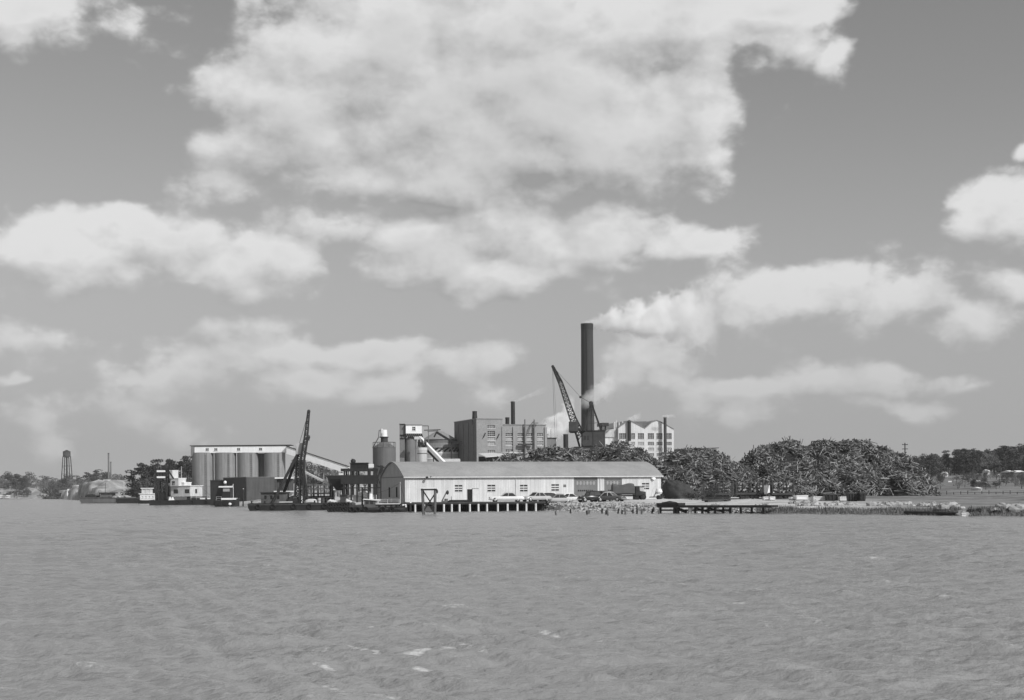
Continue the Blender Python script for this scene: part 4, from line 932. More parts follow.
def stepped_boat():
    # superstructure corner faces the camera: grey shaded side left, sunlit side right
    Y = 386; k = Y/F; c = P(186,504,Y); th = R(34); pl = Plane(190, Y, th-R(90)+R(90), 0)
    t = thing('stepped_workboat','white stepped superstructure with dark windows on a low black work boat','work boat',(c.x,Y+3,0))
    z = lambda y: P(186,y,Y).z; X = lambda px: (px-186)*k
    m = MB(); m.loft([[(X(150),-3.2,-.6),(X(150),3,-.6),(X(149),3,z(500.5)),(X(149),-3.2,z(500.5))],[(X(214),-3.2,-.6),(X(214),3,-.6),(X(215),3,z(499.2)),(X(215),-3.2,z(499.2))]]); m.build('hull', M['hull_black'], t)
    def block(nm, pa, pc, pb, yb, yt, wl=(), wr=(), base=0.0, mats=('dull_white','white_paint')):
        """corner block: left face from pa to pc, right face from pc to pb"""
        A = P(pa,yb,Y); th1 = R(-24); th2 = R(58); zb, zt = z(yb)+.003, z(yt)
        y0 = -2.6+base; cx = X(pc)
        la = (X(pc)-X(pa))/math.cos(th1); lb = (X(pb)-X(pc))/math.cos(th2)
        e1 = Vector((math.cos(th1),math.sin(th1),0)); e2 = Vector((math.cos(th2),math.sin(th2),0))
        Cn = Vector((cx,y0,0)); p1 = Cn-e1*la; p2 = Cn+e2*lb
        poly = [(p1.x,p1.y),(Cn.x,Cn.y),(p2.x,p2.y),(p2.x-e1.x*la,p2.y-e1.y*la)]
        o = MB().slab(poly,zb,zt).build(nm, M[mats[0]], t)
        cxx = sum(p[0] for p in poly)/4; cyy = sum(p[1] for p in poly)/4
        big = [(cxx+(x-cxx)*1.07,cyy+(y-cyy)*1.07) for x,y in poly]
        MB().slab(big,zt+.003,zt+.16).build('roof', M['white_paint'], o)
        nrm1 = Vector((e1.y,-e1.x,0)); nrm2 = Vector((e2.y,-e2.x,0))
        for (xa,xb,ya,yb_) in wl:
            fa,fb = (xa-pa)/(pc-pa),(xb-pa)/(pc-pa); a = p1+e1*la*fa+nrm1*.03; b = p1+e1*la*fb+nrm1*.03
            MB().add([(a.x,a.y,z(yb_)),(b.x,b.y,z(yb_)),(b.x,b.y,z(ya)),(a.x,a.y,z(ya)),(a.x-nrm1.x*.025,a.y-nrm1.y*.025,z(yb_)),(b.x-nrm1.x*.025,b.y-nrm1.y*.025,z(yb_)),(b.x-nrm1.x*.025,b.y-nrm1.y*.025,z(ya)),(a.x-nrm1.x*.025,a.y-nrm1.y*.025,z(ya))],[(0,1,2,3),(0,4,5,1),(1,5,6,2),(2,6,7,3),(3,7,4,0),(7,6,5,4)]).build('window', M['window_glass'], o)
        for (xa,xb,ya,yb_) in wr:
            fa,fb = (xa-pc)/(pb-pc),(xb-pc)/(pb-pc); a = Cn+e2*lb*fa+nrm2*.03; b = Cn+e2*lb*fb+nrm2*.03
            MB().bar((a+b)/2+Vector((0,0,z(yb_))),(a+b)/2+Vector((0,0,z(ya))),.3).build('window', M['window_glass'], o)
        return o
    block('main_cabin',168.2,190,199,496.3,486.0,[(171.5,176.3,489.3,493.4),(184,189,489.2,493.3)],[(193.8,194.8,489,493)])
    block('upper_cabin',168.6,177.6,183.2,486.0,478.4,[(170.2,173.6,481,485)],[],base=.8)
    block('upper_cabin_step',177.8,182.5,188,486.0,482.6,[],[],base=1.4)
    block('wheelhouse',168.0,171.2,175.6,478.2,470.6,[],[],base=1.2)
    MB().bar((X(168.5),-2.4,z(471)),(X(173.4),-2.6,z(478.5)),.2).build('ladder', M['dark_steel'], t)
    m = MB()
    for q in (170,172.5): m.loft([[(X(q)-.5,-3,z(501)),(X(q)+.5,-3,z(501)),(X(q)+.5,-2.4,z(501)),(X(q)-.5,-2.4,z(501))],[(X(q)-.12,-2.8,z(496.8)),(X(q)+.12,-2.8,z(496.8)),(X(q)+.12,-2.6,z(496.8)),(X(q)-.12,-2.6,z(496.8))]])
    m.box(X(169),X(173.5),-2.9,-2.5,z(500.6),z(500)); m.build('fairlead', M['white_paint'], t)
    MB().box(X(167),X(186),-2.2,2,z(500.4),z(496.5)).build('lower_deckhouse', M['grey_tank'], t)
    m = MB(); m.box(X(187),X(213),-2.4,2,z(500),z(498.2)); m.ball((X(204),-1.5,z(497.8)),(1.4,.8,.4),8,5,.3); m.build('deck_gear', M['dark_timber'], t)
    rail(t,X(191),X(213),-3.0,z(499.6),m='dull_white'); rail(t,X(169),X(189),-2.9,z(486)+.1,.7,m='dull_white'); MB().bar((X(179.5),-.5,z(478)),(X(179.5),-.5,z(466)),.06,6).build('mast', M['dull_white'], t); rope(t,(X(179.5),-.5,z(467)),(X(213),-1,z(499)),.3,.025)
    for q in (178,192,206): tyre_on(t,X(q),-3.3,z(502))
    for q in (200,207): MB().box(X(q),X(q+5),-3,-2.6,z(499.4),z(498)).build('locker', M['white_paint'], t)
stepped_boat()

def small_tug():
    Y = 330; k = Y/F; c = P(226.5,506,Y); t = thing('small_tug','small black tugboat with white deck trim in front of the corrugated shed','tugboat',(c.x,Y+1,0))
    z = lambda y: P(226.5,y,Y).z; X = lambda px: (px-226.5)*k
    hull(MB(),24*k,3,-.5,z(501),bow=.35,sheer=.5).build('hull', M['hull_black'], t)
    MB().box(X(221.5),X(236),-1.3,1.2,z(499.8),z(498)).build('deck_coaming', M['white_paint'], t)
    h = MB().box(X(222.5),X(230.5),-1,1,z(498)+.002,z(487.6)).build('wheelhouse', M['hull_black'], t)
    MB().box(X(219),X(231.5),-1.3,1.3,z(487.5),z(486)).build('wheelhouse_roof', M['white_paint'], h)
    MB().box(X(223.2),X(229.8),-1.06,-1.003,z(491.5),z(488.5)).build('window', M['pale_glass'], h)
    MB().cyl(X(225),0,z(485.9),z(481),.32,.28,12).build('funnel', M['dark_steel'], t); MB().ball((X(224.7),-.3,z(482.2)),(.36,.36,.36),8,6).build('searchlight', M['lamp_white'], t)
    m = MB(); m.bar((X(232.5),0,z(499)),(X(232.5),0,z(484)),.07,6); m.bar((X(232.5),0,z(485)),(X(230),0,z(487)),.04); m.build('mast', M['dull_white'], t)
    rail(t,X(216.5),X(221.5),-1.2,z(500.5),m='dull_white'); rope(t,(X(232.5),0,z(485)),(X(237.5),-.3,z(500.5)),.1,.025); rope(t,(X(232.5),0,z(485)),(X(217),-.3,z(500)),.2,.025)
    for q in (220,227.5,234):
        o = MB().cyl(0,0,-.12,.12,.42,.42,14).build('tyre_fender', M['rubber'], t); o.matrix_local = Matrix.Translation((X(q),-1.62,z(504)))@Matrix.Rotation(R(90),4,'X')
    MB().ball((X(230.5),-1.68,z(504)),(.4,.12,.3),8,6).build('life_ring', M['white_paint'], t)
small_tug()

def crane_barge():
    t,L,zt = barge_box('crane_barge','long black barge carrying a tall lattice-boom derrick crane',248,331,247,503.2,wd=8,cat='crane barge'); k = 247/F
    X = lambda px: (px-289.5)*k; z = lambda y: P(289.5,y,247+4).z
    h = MB().box(X(258.5),X(284),-1.6,2,zt+.003,z(492.6)).build('deckhouse', M['hull_grey'], t); MB().box(X(257.6),X(285),-1.9,2.2,z(492.6)+.003,z(491.8)).build('deckhouse_roof', M['rust_steel'], h)
    for q in (262,268,275): MB().box(X(q),X(q+2.2),-1.63,-1.603,z(499),z(495.2)).build('window', M['dark_opening'], h)
    MB().bar((X(270.5),-2.2,zt),(X(297),-.6,z(450.5)),.26).build('back_stay', M['dark_timber'], t)
    MB().bar((X(274),2.2,zt),(X(297),-.2,z(450.5)),.22).build('back_stay', M['dark_timber'], t)
    MB().lattice((X(294.8),-1,zt),(X(296.6),-.4,z(444.2)),.95,.7,12,.14).build('mast', M['dark_steel'], t)
    MB().box(X(294),X(300.2),-1.0,.6,z(454.5),z(443.3)).build('mast_head', M['pale_tank'], t)
    MB().lattice((X(299.3),-1.4,zt),(X(300.2),-1.4,z(462)),.75,.7,8,.12).build('boom_lower', M['dark_steel'], t)
    MB().lattice((X(300.2),-1.4,z(462)),(X(304.0),-1.4,z(440.5)),.7,.62,7,.12).build('boom', M['dark_steel'], t)
    MB().lattice((X(304.0),-1.4,z(440.5)),(X(307.3),-1.4,z(411.5)),.60,.30,10,.10).build('boom_tip', M['dark_steel'], t)
    m = MB(); m.ball((X(307.4),-1.4,z(412)),(.3,.3,.35),8,6); m.build('sheave', M['dark_steel'], t)
    MB().lattice((X(304.6),-1.6,zt),(X(299.5),-1.2,z(462)),.6,.5,8,.12).build('fore_leg', M['dark_steel'], t)
    m = MB(); m.bar((X(307.6),-1.5,z(412)),(X(306.4),-1.5,z(437)),.035); m.build('hoist_line', M['dark_steel'], t)
    m = MB(); m.box(X(304.4),X(307.8),-1.9,-1.2,z(441),z(437.4)); m.ball((X(306.8),-1.5,z(437.6)),(.35,.3,.4),8,6); m.build('hook_block', M['dark_steel'], t)
    m = MB(); m.bar((X(296.6),-.4,z(444.2)),(X(306.8),-1.4,z(413.5)),.03); m.build('topping_line', M['dark_steel'], t)
    m = MB(); m.box(X(286),X(296),-2.2,.8,zt,z(499)); m.ball((X(291),-1,z(498.5)),(1.1,.8,.5),8,6,.2); m.cyl(X(288),-1.5,zt,z(497),.4,.4,12); m.build('winch', M['dark_steel'], t)
    MB().box(X(278),X(291),-2.6,-2.2,z(502.4),z(501.4)).build('deck_plank', M['dull_white'], t)
    rail(t,-L/2+.5,X(262),-3.8,zt,m='rust_steel'); rail(t,X(306),L/2-.4,3.7,zt,m='grey_steel'); rope(t,(-L/2+.3,-3.6,zt+.4),(X(272),-2.4,zt+1.9),.5); rope(t,(L/2-.2,-3.6,zt+.4),(L/2+2.0,-2.5,zt-.3),.2)
    for q in (-.38,-.2,.05,.24,.42): tyre_on(t,q*L,-4.12,zt*.55)
    m = MB(); m.bar((X(297),-.6,z(450.5)),(X(304.6),-1.6,zt+1.2),.03); m.bar((X(296.6),-.4,z(447)),(X(273),0,zt),.03); m.build('guy_wire', M['dark_steel'], t)
    # pale covered load on deck: rests on the barge, a thing of its own
    c = t.location; l = thing('covered_load','rounded pale tarpaulin-covered load on the deck of the crane barge','cargo',(c.x+X(309.5),c.y-1.8,zt+.003))
    rings = []
    for f in np.linspace(-1,1,9):
        r = .62*(1-abs(f)**4*.6); rings.append([(f*1.2,-r*1.1,0),(f*1.2,r*1.1,0),(f*1.2,r*.9,r*.8),(f*1.2,0,r*1.15),(f*1.2,-r*.9,r*.8)])
    MB().loft(rings).build('tarpaulin', M['pale_canvas'], l); MB().box(-1.1,1.1,-.75,-.72,.1,.16).build('lashing', M['dark_timber'], l)
    # oil drum group
    d0 = None
    for i,(px,lab) in enumerate(((318,'pale oil drum standing right of the covered load on the crane barge'),(321.5,'dented dark oil drum at the right end of the crane barge deck'))):
        d = thing('oil_drum', lab, 'drum', (c.x+X(px),c.y-2.2,zt+.003), 0, 'oil drums on the crane barge')
        MB().cyl(0,0,0,.85,.29,.29,16).build('shell', M['pale_tank' if i==0 else 'rust_steel'], d); MB().cyl(0,0,.4,.46,.31,.31,16).build('hoop', M['grey_steel'], d)
crane_barge()

def quay_tug():
    Y = 216; k = Y/F; c = P(377.5,512.5,Y); t = thing('long_tug','low dark tug with long grey cabin and white roofs in front of the warehouse','tugboat',(c.x,Y+1.5,0))
    z = lambda y: P(377.5,y,Y).z; X = lambda px: (px-377.5)*k
    hull(MB(),59*k,3.6,-.5,z(507.6),bow=.14,stern=.08,sheer=.25,n=20).build('hull', M['hull_black'], t)
    MB().box(X(350),X(405),-1.82,-1.76,z(509.4),z(508.4)).build('rub_rail', M['rust_steel'], t)
    h = MB().box(X(364),X(375.5),-1.1,1.2,z(508.5),z(499.6)).build('wheelhouse', M['hull_grey'], t); MB().loft([[(X(363),-1.3,z(499.6)+.002),(X(363),1.4,z(499.6)+.002),(X(363),1.4,z(498.8)),(X(363),-1.3,z(498.8))],[(X(379),-1.3,z(500.6)+.002),(X(379),1.4,z(500.6)+.002),(X(379),1.4,z(499.7)),(X(379),-1.3,z(499.7))]]).build('wheelhouse_roof', M['white_paint'], h)
    for q in (365.5,370): MB().box(X(q),X(q+3),-1.14,-1.103,z(504),z(501.2)).build('window', M['window_glass'], h)
    h = MB().box(X(375.6),X(398),-1.0,1.1,z(508.5),z(504.4)).build('cabin', M['hull_grey'], t); MB().box(X(375.4),X(399.5),-1.2,1.3,z(504.4)+.003,z(503.4)).build('cabin_roof', M['dull_white'], h)
    for q in (378,384,390,395): MB().box(X(q),X(q+2.4),-1.04,-1.003,z(507.2),z(505.4)).build('window', M['dark_opening'], h)
    m = MB(); m.bar((X(399.6),0,z(508)),(X(399.6),0,z(482)),.05,6); m.build('mast', M['dull_white'], t)
    m = MB(); m.cyl(X(369.8),.2,z(499),z(493.5),.28,.25,12); m.build('funnel', M['white_paint'], t)
    m = MB(); m.box(X(349.5),X(362),-1.3,1.2,z(508),z(505)); m.ball((X(352),-.9,z(504.5)),(.5,.4,.4),8,6,.2); m.build('towing_gear', M['rust_steel'], t)
    rail(t,X(376),X(399),-1.1,z(503.4)+.02,.6,m='dull_white'); rope(t,(X(399.6),0,z(483)),(X(370),.2,z(494)),.3,.025); rope(t,(X(399.6),0,z(483)),(X(406),-.2,z(507)),.1,.025)
    for q in (352,358,366,383,392): tyre_on(t,X(q),-1.95,z(509.2),.34)
    for q in (402.5,404.8): MB().cyl(X(q),-.5,z(507.5),z(504.5),.22,.18,10).build('bollard', M['white_paint'], t)
    # workboat hung with tyres between the barges
    Y = 226; k = Y/F; c = P(338,512,Y); t = thing('tyre_float','squat work float hung all over with old tyres beside the crane barge','work float',(c.x,Y,0))
    z = lambda y: P(338,y,Y).z; X = lambda px: (px-338)*k
    MB().box(X(329.5),X(350.5),-.9,2.5,-.4,z(503.5)).build('hull', M['hull_black'], t)
    i = 0
    for y in (505.3,509):
        for q in np.arange(331,350,3.0):
            o = MB()
            rr = .42; ring = []
            for a in range(12):
                A = 2*math.pi*a/12; ring.append([(math.cos(A)*(rr+.13*math.cos(B)),math.sin(A)*(rr+.13*math.cos(B)),.13*math.sin(B)) for B in np.linspace(0,2*math.pi,7)[:-1]])
            ring.append(ring[0]); o.loft(ring, cap=False)
            oo = o.build('tyre', M['rubber'], t, smooth=True); oo.matrix_local = Matrix.Translation((X(q)+rnd.uniform(-.1,.1),-1.05,z(y)))@Matrix.Rotation(R(90+rnd.uniform(-12,12)),4,'X'); i += 1
    m = MB()
    for q in range(9): m.ball((X(rnd.uniform(330,349)),rnd.uniform(-.3,1.5),z(503)+.15),(rnd.uniform(.3,.7),.4,rnd.uniform(.2,.5)),8,5,.4)
    m.box(X(330),X(350),-.6,2,z(503.6),z(502.8)); m.build('rope_pile', M['pale_canvas'], t)
    h = MB().box(X(340.5),X(346),-.3,1.2,z(503),z(495.5)).build('deckhouse', M['rust_steel'], t); MB().box(X(340),X(346.6),-.5,1.4,z(495.4),z(494.6)).build('deckhouse_roof', M['dark_steel'], h)
quay_tug()

# ------------------------------------------------------------------ quay, dolphin, trestle, pilings
def quay():
    Y = 217.5; k = Y/F; o = P(470,511.5,Y); t = thing('quay','plank quay on a row of pale piles below the warehouse','pier',(o.x,Y,0)); X = lambda px: (px-470)*k
    zt = P(470,502.3,Y).z; zb = P(470,504.6,Y).z
    MB().box(X(383),X(546),0,13,zb,zt).build('deck', M['pier_timber'], t)
    m = MB()
    for q in np.arange(384,546,1.5): m.box(X(q),X(q+1.3),-.02,.25,zt+.003,zt+.03+.05*rnd.random())
    m.box(X(383),X(546),-.1,-.004,zb+.02,zt-.1); m.build('stringer', M['dark_timber'], t)
    MB().box(X(384),X(545),3.2,3.5,-1.5,zb-.004).build('bulkhead', M['dark_timber'], t)
    for px in (405.5,415,424.6,434.4,443.9,451.6,460,470.4,478.9,487.2,497.9,508.2,517.4,526.4,536):
        MB().cyl(X(px)+rnd.uniform(-.1,.1),-.28,-1.6,zb+.1,.17,.15,10).build('pile', M['pale_pile'], t)
    for px in np.arange(401,546,4.7): MB().cyl(X(px),1.8,-1.6,zb-.01,.15,.15,8).build('rear_pile', M['dark_timber'], t)
    # dark debris along the quay edge
    c = o; z0 = zt+.03
    w = thing('quay_winch','small dark mooring winch with a raised lever on the quay','winch',(o.x+X(446),Y+1.0,z0))
    m = MB(); m.box(-.7,.5,-.3,.3,0,.25); m.cyl(0,0,.2,.55,.28,.28,12); m.bar((-.7,0,.1),(.15,0,1.75),.11); m.build('frame', M['grey_steel'], w); MB().ball((.2,0,1.5),(.22,.2,.35),8,6).build('head', M['dark_steel'], w); MB().bar((.9,0,0),(.9,0,.9),.16,8).build('post', M['pale_pile'], w)
    # low plank stack and bollards
    w = thing('plank_stack','low stack of dark planks lying on the quay by the doorway','planks',(o.x+X(459),Y+.8,z0))
    m = MB()
    for q in range(4): m.box(-1.8+.1*q,1.9-.05*q,-.3,.3,.09*q,.09*q+.085)
    m.build('planks', M['dark_timber'], w)
quay()
def dolphin():
    Y = 193; k = Y/F; o = P(428.6,514.2,Y); t = thing('timber_dolphin','braced timber dolphin with crossed beams standing in the water before the quay','dolphin',(o.x,Y,0)); X = lambda px: (px-428.6)*k; z = lambda y: P(428.6,y,Y).z
    for a,b in ((422.3,423.6),(435.2,434.4)):
        for d in (0,1.4): MB().bar((X(b),d,-1.5),(X(a),d,z(488.6)),.15,8).build('post', M['pier_timber'], t)
    m = MB(); m.box(X(421),X(436.6),-.16,.16,z(490.4),z(488.8)); m.build('cap_beam', M['dark_timber'], t)
    MB().box(X(421),X(436.6),1.24,1.56,z(490.4),z(488.8)).build('cap_beam', M['dark_timber'], t)
    MB().bar((X(423.5),-.1,z(491)),(X(434.4),-.1,z(508)),.10).build('brace', M['dark_timber'], t); MB().bar((X(434.6),.08,z(494.5)),(X(423.5),.08,z(511)),.10).build('brace', M['dark_timber'], t)
    m = MB(); m.box(X(422.5),X(435.5),.4,1.2,z(488.8)+.002,z(487.2)); m.build('white_deck', M['white_paint'], t)
    MB().ball((X(437.4),0,z(491.5)),(.12,.12,.3),8,6).build('lantern', M['dark_steel'], t)
    MB().box(X(424),X(434),.1,.2,z(511.5),z(506)).build('fender_board', M['pier_timber'], t)
dolphin()
def trestle():
    a = P(657,513,185.5); b = P(772,512,176.5); d = b-a; L = math.hypot(d.x,d.y); th = math.atan2(d.y,d.x)
    t = thing('trestle_wharf','long dark low timber wharf on stilts right of the warehouse','wharf',(a.x,a.y,0),th); k = 187/F
    zt = P(690,504.9,188).z; zb = P(690,506.8,188).z
    MB().box(0,L,0,1.9,zb,zt).build('deck', M['dark_timber'], t)
    m = MB(); m.box(.2,L,-.15,-.003,zb-.05,zt-.05); m.box(0,3.2,-.12,1.8,zt+.003,zt+.3); m.ball((1.4,1,zt+.3),(1.2,.8,.25),8,5,.4); m.build('edge_beam', M['dark_timber'], t)
    X = lambda px: (px-657)/115*L
    for px in (660,675,678,690.5,696,703,709,716,724,731,741,752,763): MB().bar((X(px)+rnd.uniform(-.15,.15),.2,-1.3),(X(px),.2,zb-.01),.16 if px not in (675,678,690.5) else .24,8).build('pile', M['dark_timber' if px!=690.5 else 'pale_pile'], t)
    m = MB()
    for p0,p1,w_ in ((676,686,.2),(696,709,.1),(709,724,.1)): m.bar((X(p0),.4,zb-.1),(X(p1),.4,.2),w_)
    m.box(X(660),X(730),.5,.7,.35,.55); m.build('cross_brace', M['dark_timber'], t)
trestle()
def pilings():
    spots = [(556,515),(570.5,513.5),(587,514.6),(589,514),(602,513.5),(606,514.5),(608,515.5),(618,513.6),(622,514.2),(625.5,514.6),(633,513.4),(637,514),(641.5,514.8),(652,513.5),(653.2,512.8),(659,514.5)]
    for i,(px,py) in enumerate(spots):
        p = ground_pt(px,py); hgt = rnd.uniform(.4,.85)
        o = MB(); o.cyl(0,0,-1.2,hgt*.8,.13,.115,8); o.cyl(.0,0,hgt*.8,hgt,.115,.06,8)
        ob = o.build('old_piling', M['dark_timber' if i%3 else 'pier_timber'], loc=(p[0],p[1],0)); ob.rotation_euler = (rnd.uniform(-.12,.12),rnd.uniform(-.15,.15),rnd.random()*6)
        tag(ob,'rotten stub of a dark old piling sticking out of the water below the cars','piling','old piling stubs off the rubble bank')
pilings()

# ------------------------------------------------------------------ portal crane over the log heap
def portal_crane():
    Y = 316; k = Y/F; p = at(593, Y); z = lambda y,x=593: P(x,y,Y).z-p.z; X = lambda px: (px-593)*k
    t = thing('portal_crane','dark lattice-boom crane on a portal frame rising behind the log heap','crane',p)
    m = MB()
    for px in (577,603):
        for d in (-1.8,1.8): m.bar((X(px),d,0),(X(px),d,z(447.5)),.28)
    m.bar((X(577),-1.8,2),(X(603),-1.8,z(449)),.15); m.bar((X(603),1.8,2),(X(577),1.8,z(449)),.15)
    m.box(X(574),X(606),-2.2,2.2,z(448.6),z(446.8)); m.build('portal', M['dark_steel'], t)
    m = MB(); m.cyl(0,0,z(446.8),z(445.4),1.8,1.8,24); m.build('turntable', M['dark_steel'], t)
    h = MB(); h.loft([[(X(582.5),-1.9,z(446.0)),(X(582.5),1.9,z(446.0)),(X(582.5),1.9,z(434.0)),(X(582.5),-1.9,z(434.0))],[(X(585),-1.9,z(446.0)),(X(585),1.9,z(446.0)),(X(585),1.9,z(432.0)),(X(585),-1.9,z(432.0))],[(X(605),-1.9,z(446.0)),(X(605),1.9,z(446.0)),(X(605),1.9,z(431.2)),(X(605),-1.9,z(431.2))]])
    h = h.build('machine_house', M['rust_steel'], t); MB().box(X(584),X(605.6),-2.05,2.05,z(431.2)+.004,z(430.6)).build('house_roof', M['dark_steel'], h)
    for q in (584,587): MB().box(X(q),X(q+2),-1.95,-1.905,z(440),z(436)).build('window', M['window_glass'], h)
    MB().box(X(592.6),X(593),-1.96,-1.904,z(445),z(432)).build('door_seam', M['dark_steel'], h)
    # A-frame
    for d in (-1.3,1.3):
        MB().bar((X(584.5),d,z(432.5)),(X(591.6),d*.4,z(402.5)),.17).build('gantry_leg', M['dark_steel'], t)
        MB().bar((X(592),d,z(431.5)),(X(591.8),d*.4,z(402.5)),.14).build('gantry_leg', M['dark_steel'], t)
        MB().bar((X(602),d,z(431.5)),(X(592),d*.4,z(402.5)),.13).build('gantry_leg', M['dark_steel'], t)
    m = MB(); m.ball((X(591.7),0,z(403)),(.5,.7,.45),8,6); m.box(X(590),X(593.5),-.7,.7,z(405),z(403)); m.build('gantry_head', M['dark_steel'], t)
    m = MB()
    for f in (.3,.55,.75): m.bar((X(584.5)+(X(591.6)-X(584.5))*f,-1,z(432.5)+(z(402.5)-z(432.5))*f),(X(592),-1,z(432.5)+(z(402.5)-z(432.5))*f),.08); m.bar((X(592),-1,z(432.5)+(z(402.5)-z(432.5))*f),(X(602)+(X(592)-X(602))*f,-1,z(431.5)+(z(402.5)-z(431.5))*f),.06)
    m.bar((X(592),-1,z(432)),(X(592),-1,z(404)),.06); m.build('gantry_tie', M['dark_steel'], t)
    # boom in three sections: tapered foot, body, point
    A = (X(582.5),0,z(438)); B = (X(573.5),0,z(418.5)); C = (X(561.2),0,z(382)); D = (X(553.8),0,z(366.2))
    MB().lattice(A,B,1.7,1.35,5,.13,.09).build('boom_foot', M['dark_steel'], t)
    MB().lattice(B,C,1.35,.85,10,.13,.085).build('boom_body', M['dark_steel'], t)
    MB().lattice(C,D,.85,.35,6,.14,.12).build('boom_point', M['dark_steel'], t)
    MB().ball((D[0],0,D[2]),(.35,.3,.35),8,6).build('boom_sheave', M['dark_steel'], t)
    m = MB(); m.bar((X(591.7),0,z(403)),(X(581.3),0,z(397)),.05,6); m.bar((X(581.3),0,z(397)),(D[0],0,D[2]),.035,6); m.ball((X(581.2),0,z(397)),(.3,.25,.3),8,5); m.build('topping_cable', M['dark_steel'], t)
    m = MB(); m.bar((D[0]-.1,0,D[2]),(D[0]+.4,0,z(441)),.03,6); m.bar((D[0]+.1,.2,D[2]),(D[0]+.9,.2,z(441)),.02,6); m.build('hoist_line', M['dark_steel'], t)
    MB().box(X(569.5),X(578.5),-1.5,1.5,z(431.5),z(421.5)).build('operator_cab', M['rust_steel'], t)
    m = MB(); m.loft([[(X(571),-1.2,z(432.8)),(X(577),-1.2,z(432.8)),(X(577),1.2,z(432.8)),(X(571),1.2,z(432.8))],[(X(569.5),-1.5,z(431.5)),(X(578.5),-1.5,z(431.5)),(X(578.5),1.5,z(431.5)),(X(569.5),1.5,z(431.5))]]); m.build('cab_floor', M['dark_steel'], t)
    m = MB(); m.bar((X(576),0,z(432.5)),(X(580),0,z(446.5)),.25); m.bar((X(578.5),0,z(428)),(X(584),0,z(436)),.3); m.build('cab_arm', M['dark_steel'], t)
portal_crane()

# ------------------------------------------------------------------ pulpwood heaps
CREST = {  # px, py of the skyline of each heap ; depth
 'A': (298, [(478,463),(492,459),(505,456.5),(520,453.5),(533,450.5),(545,448.5),(560,448),(575,450),(590,449.5),(603,447.2),(612,444.5),(620,442.8),(628,443.8),(636,447),(645,452),(652,457),(662,461),(672,466)]),
 'B': (274, [(640,482),(652,462),(660,456.5),(668,453.5),(678,451.5),(688,450),(698,448.8),(706,450.5),(714,451),(722,454.5),(730,459),(738,464),(748,469),(762,474),(775,473),(790,484)]),
 'C': (279, [(728,482),(738,466),(745,457),(753,449.5),(762,447),(770,446),(778,444),(788,440.8),(797,441.5),(804,447),(809,446),(815,442),(826,441.5),(836,443.5),(846,441.3),(856,442),(866,442.8),(876,444.5),(886,449.5),(896,455),(906,457.5),(914,461),(921,467),(928,476),(937,487)]),
 'D': (262, [(742,490),(756,482),(775,476),(800,473),(826,473),(850,468),(872,470),(892,472),(908,472),(918,475),(929,481),(938,489)]),
}
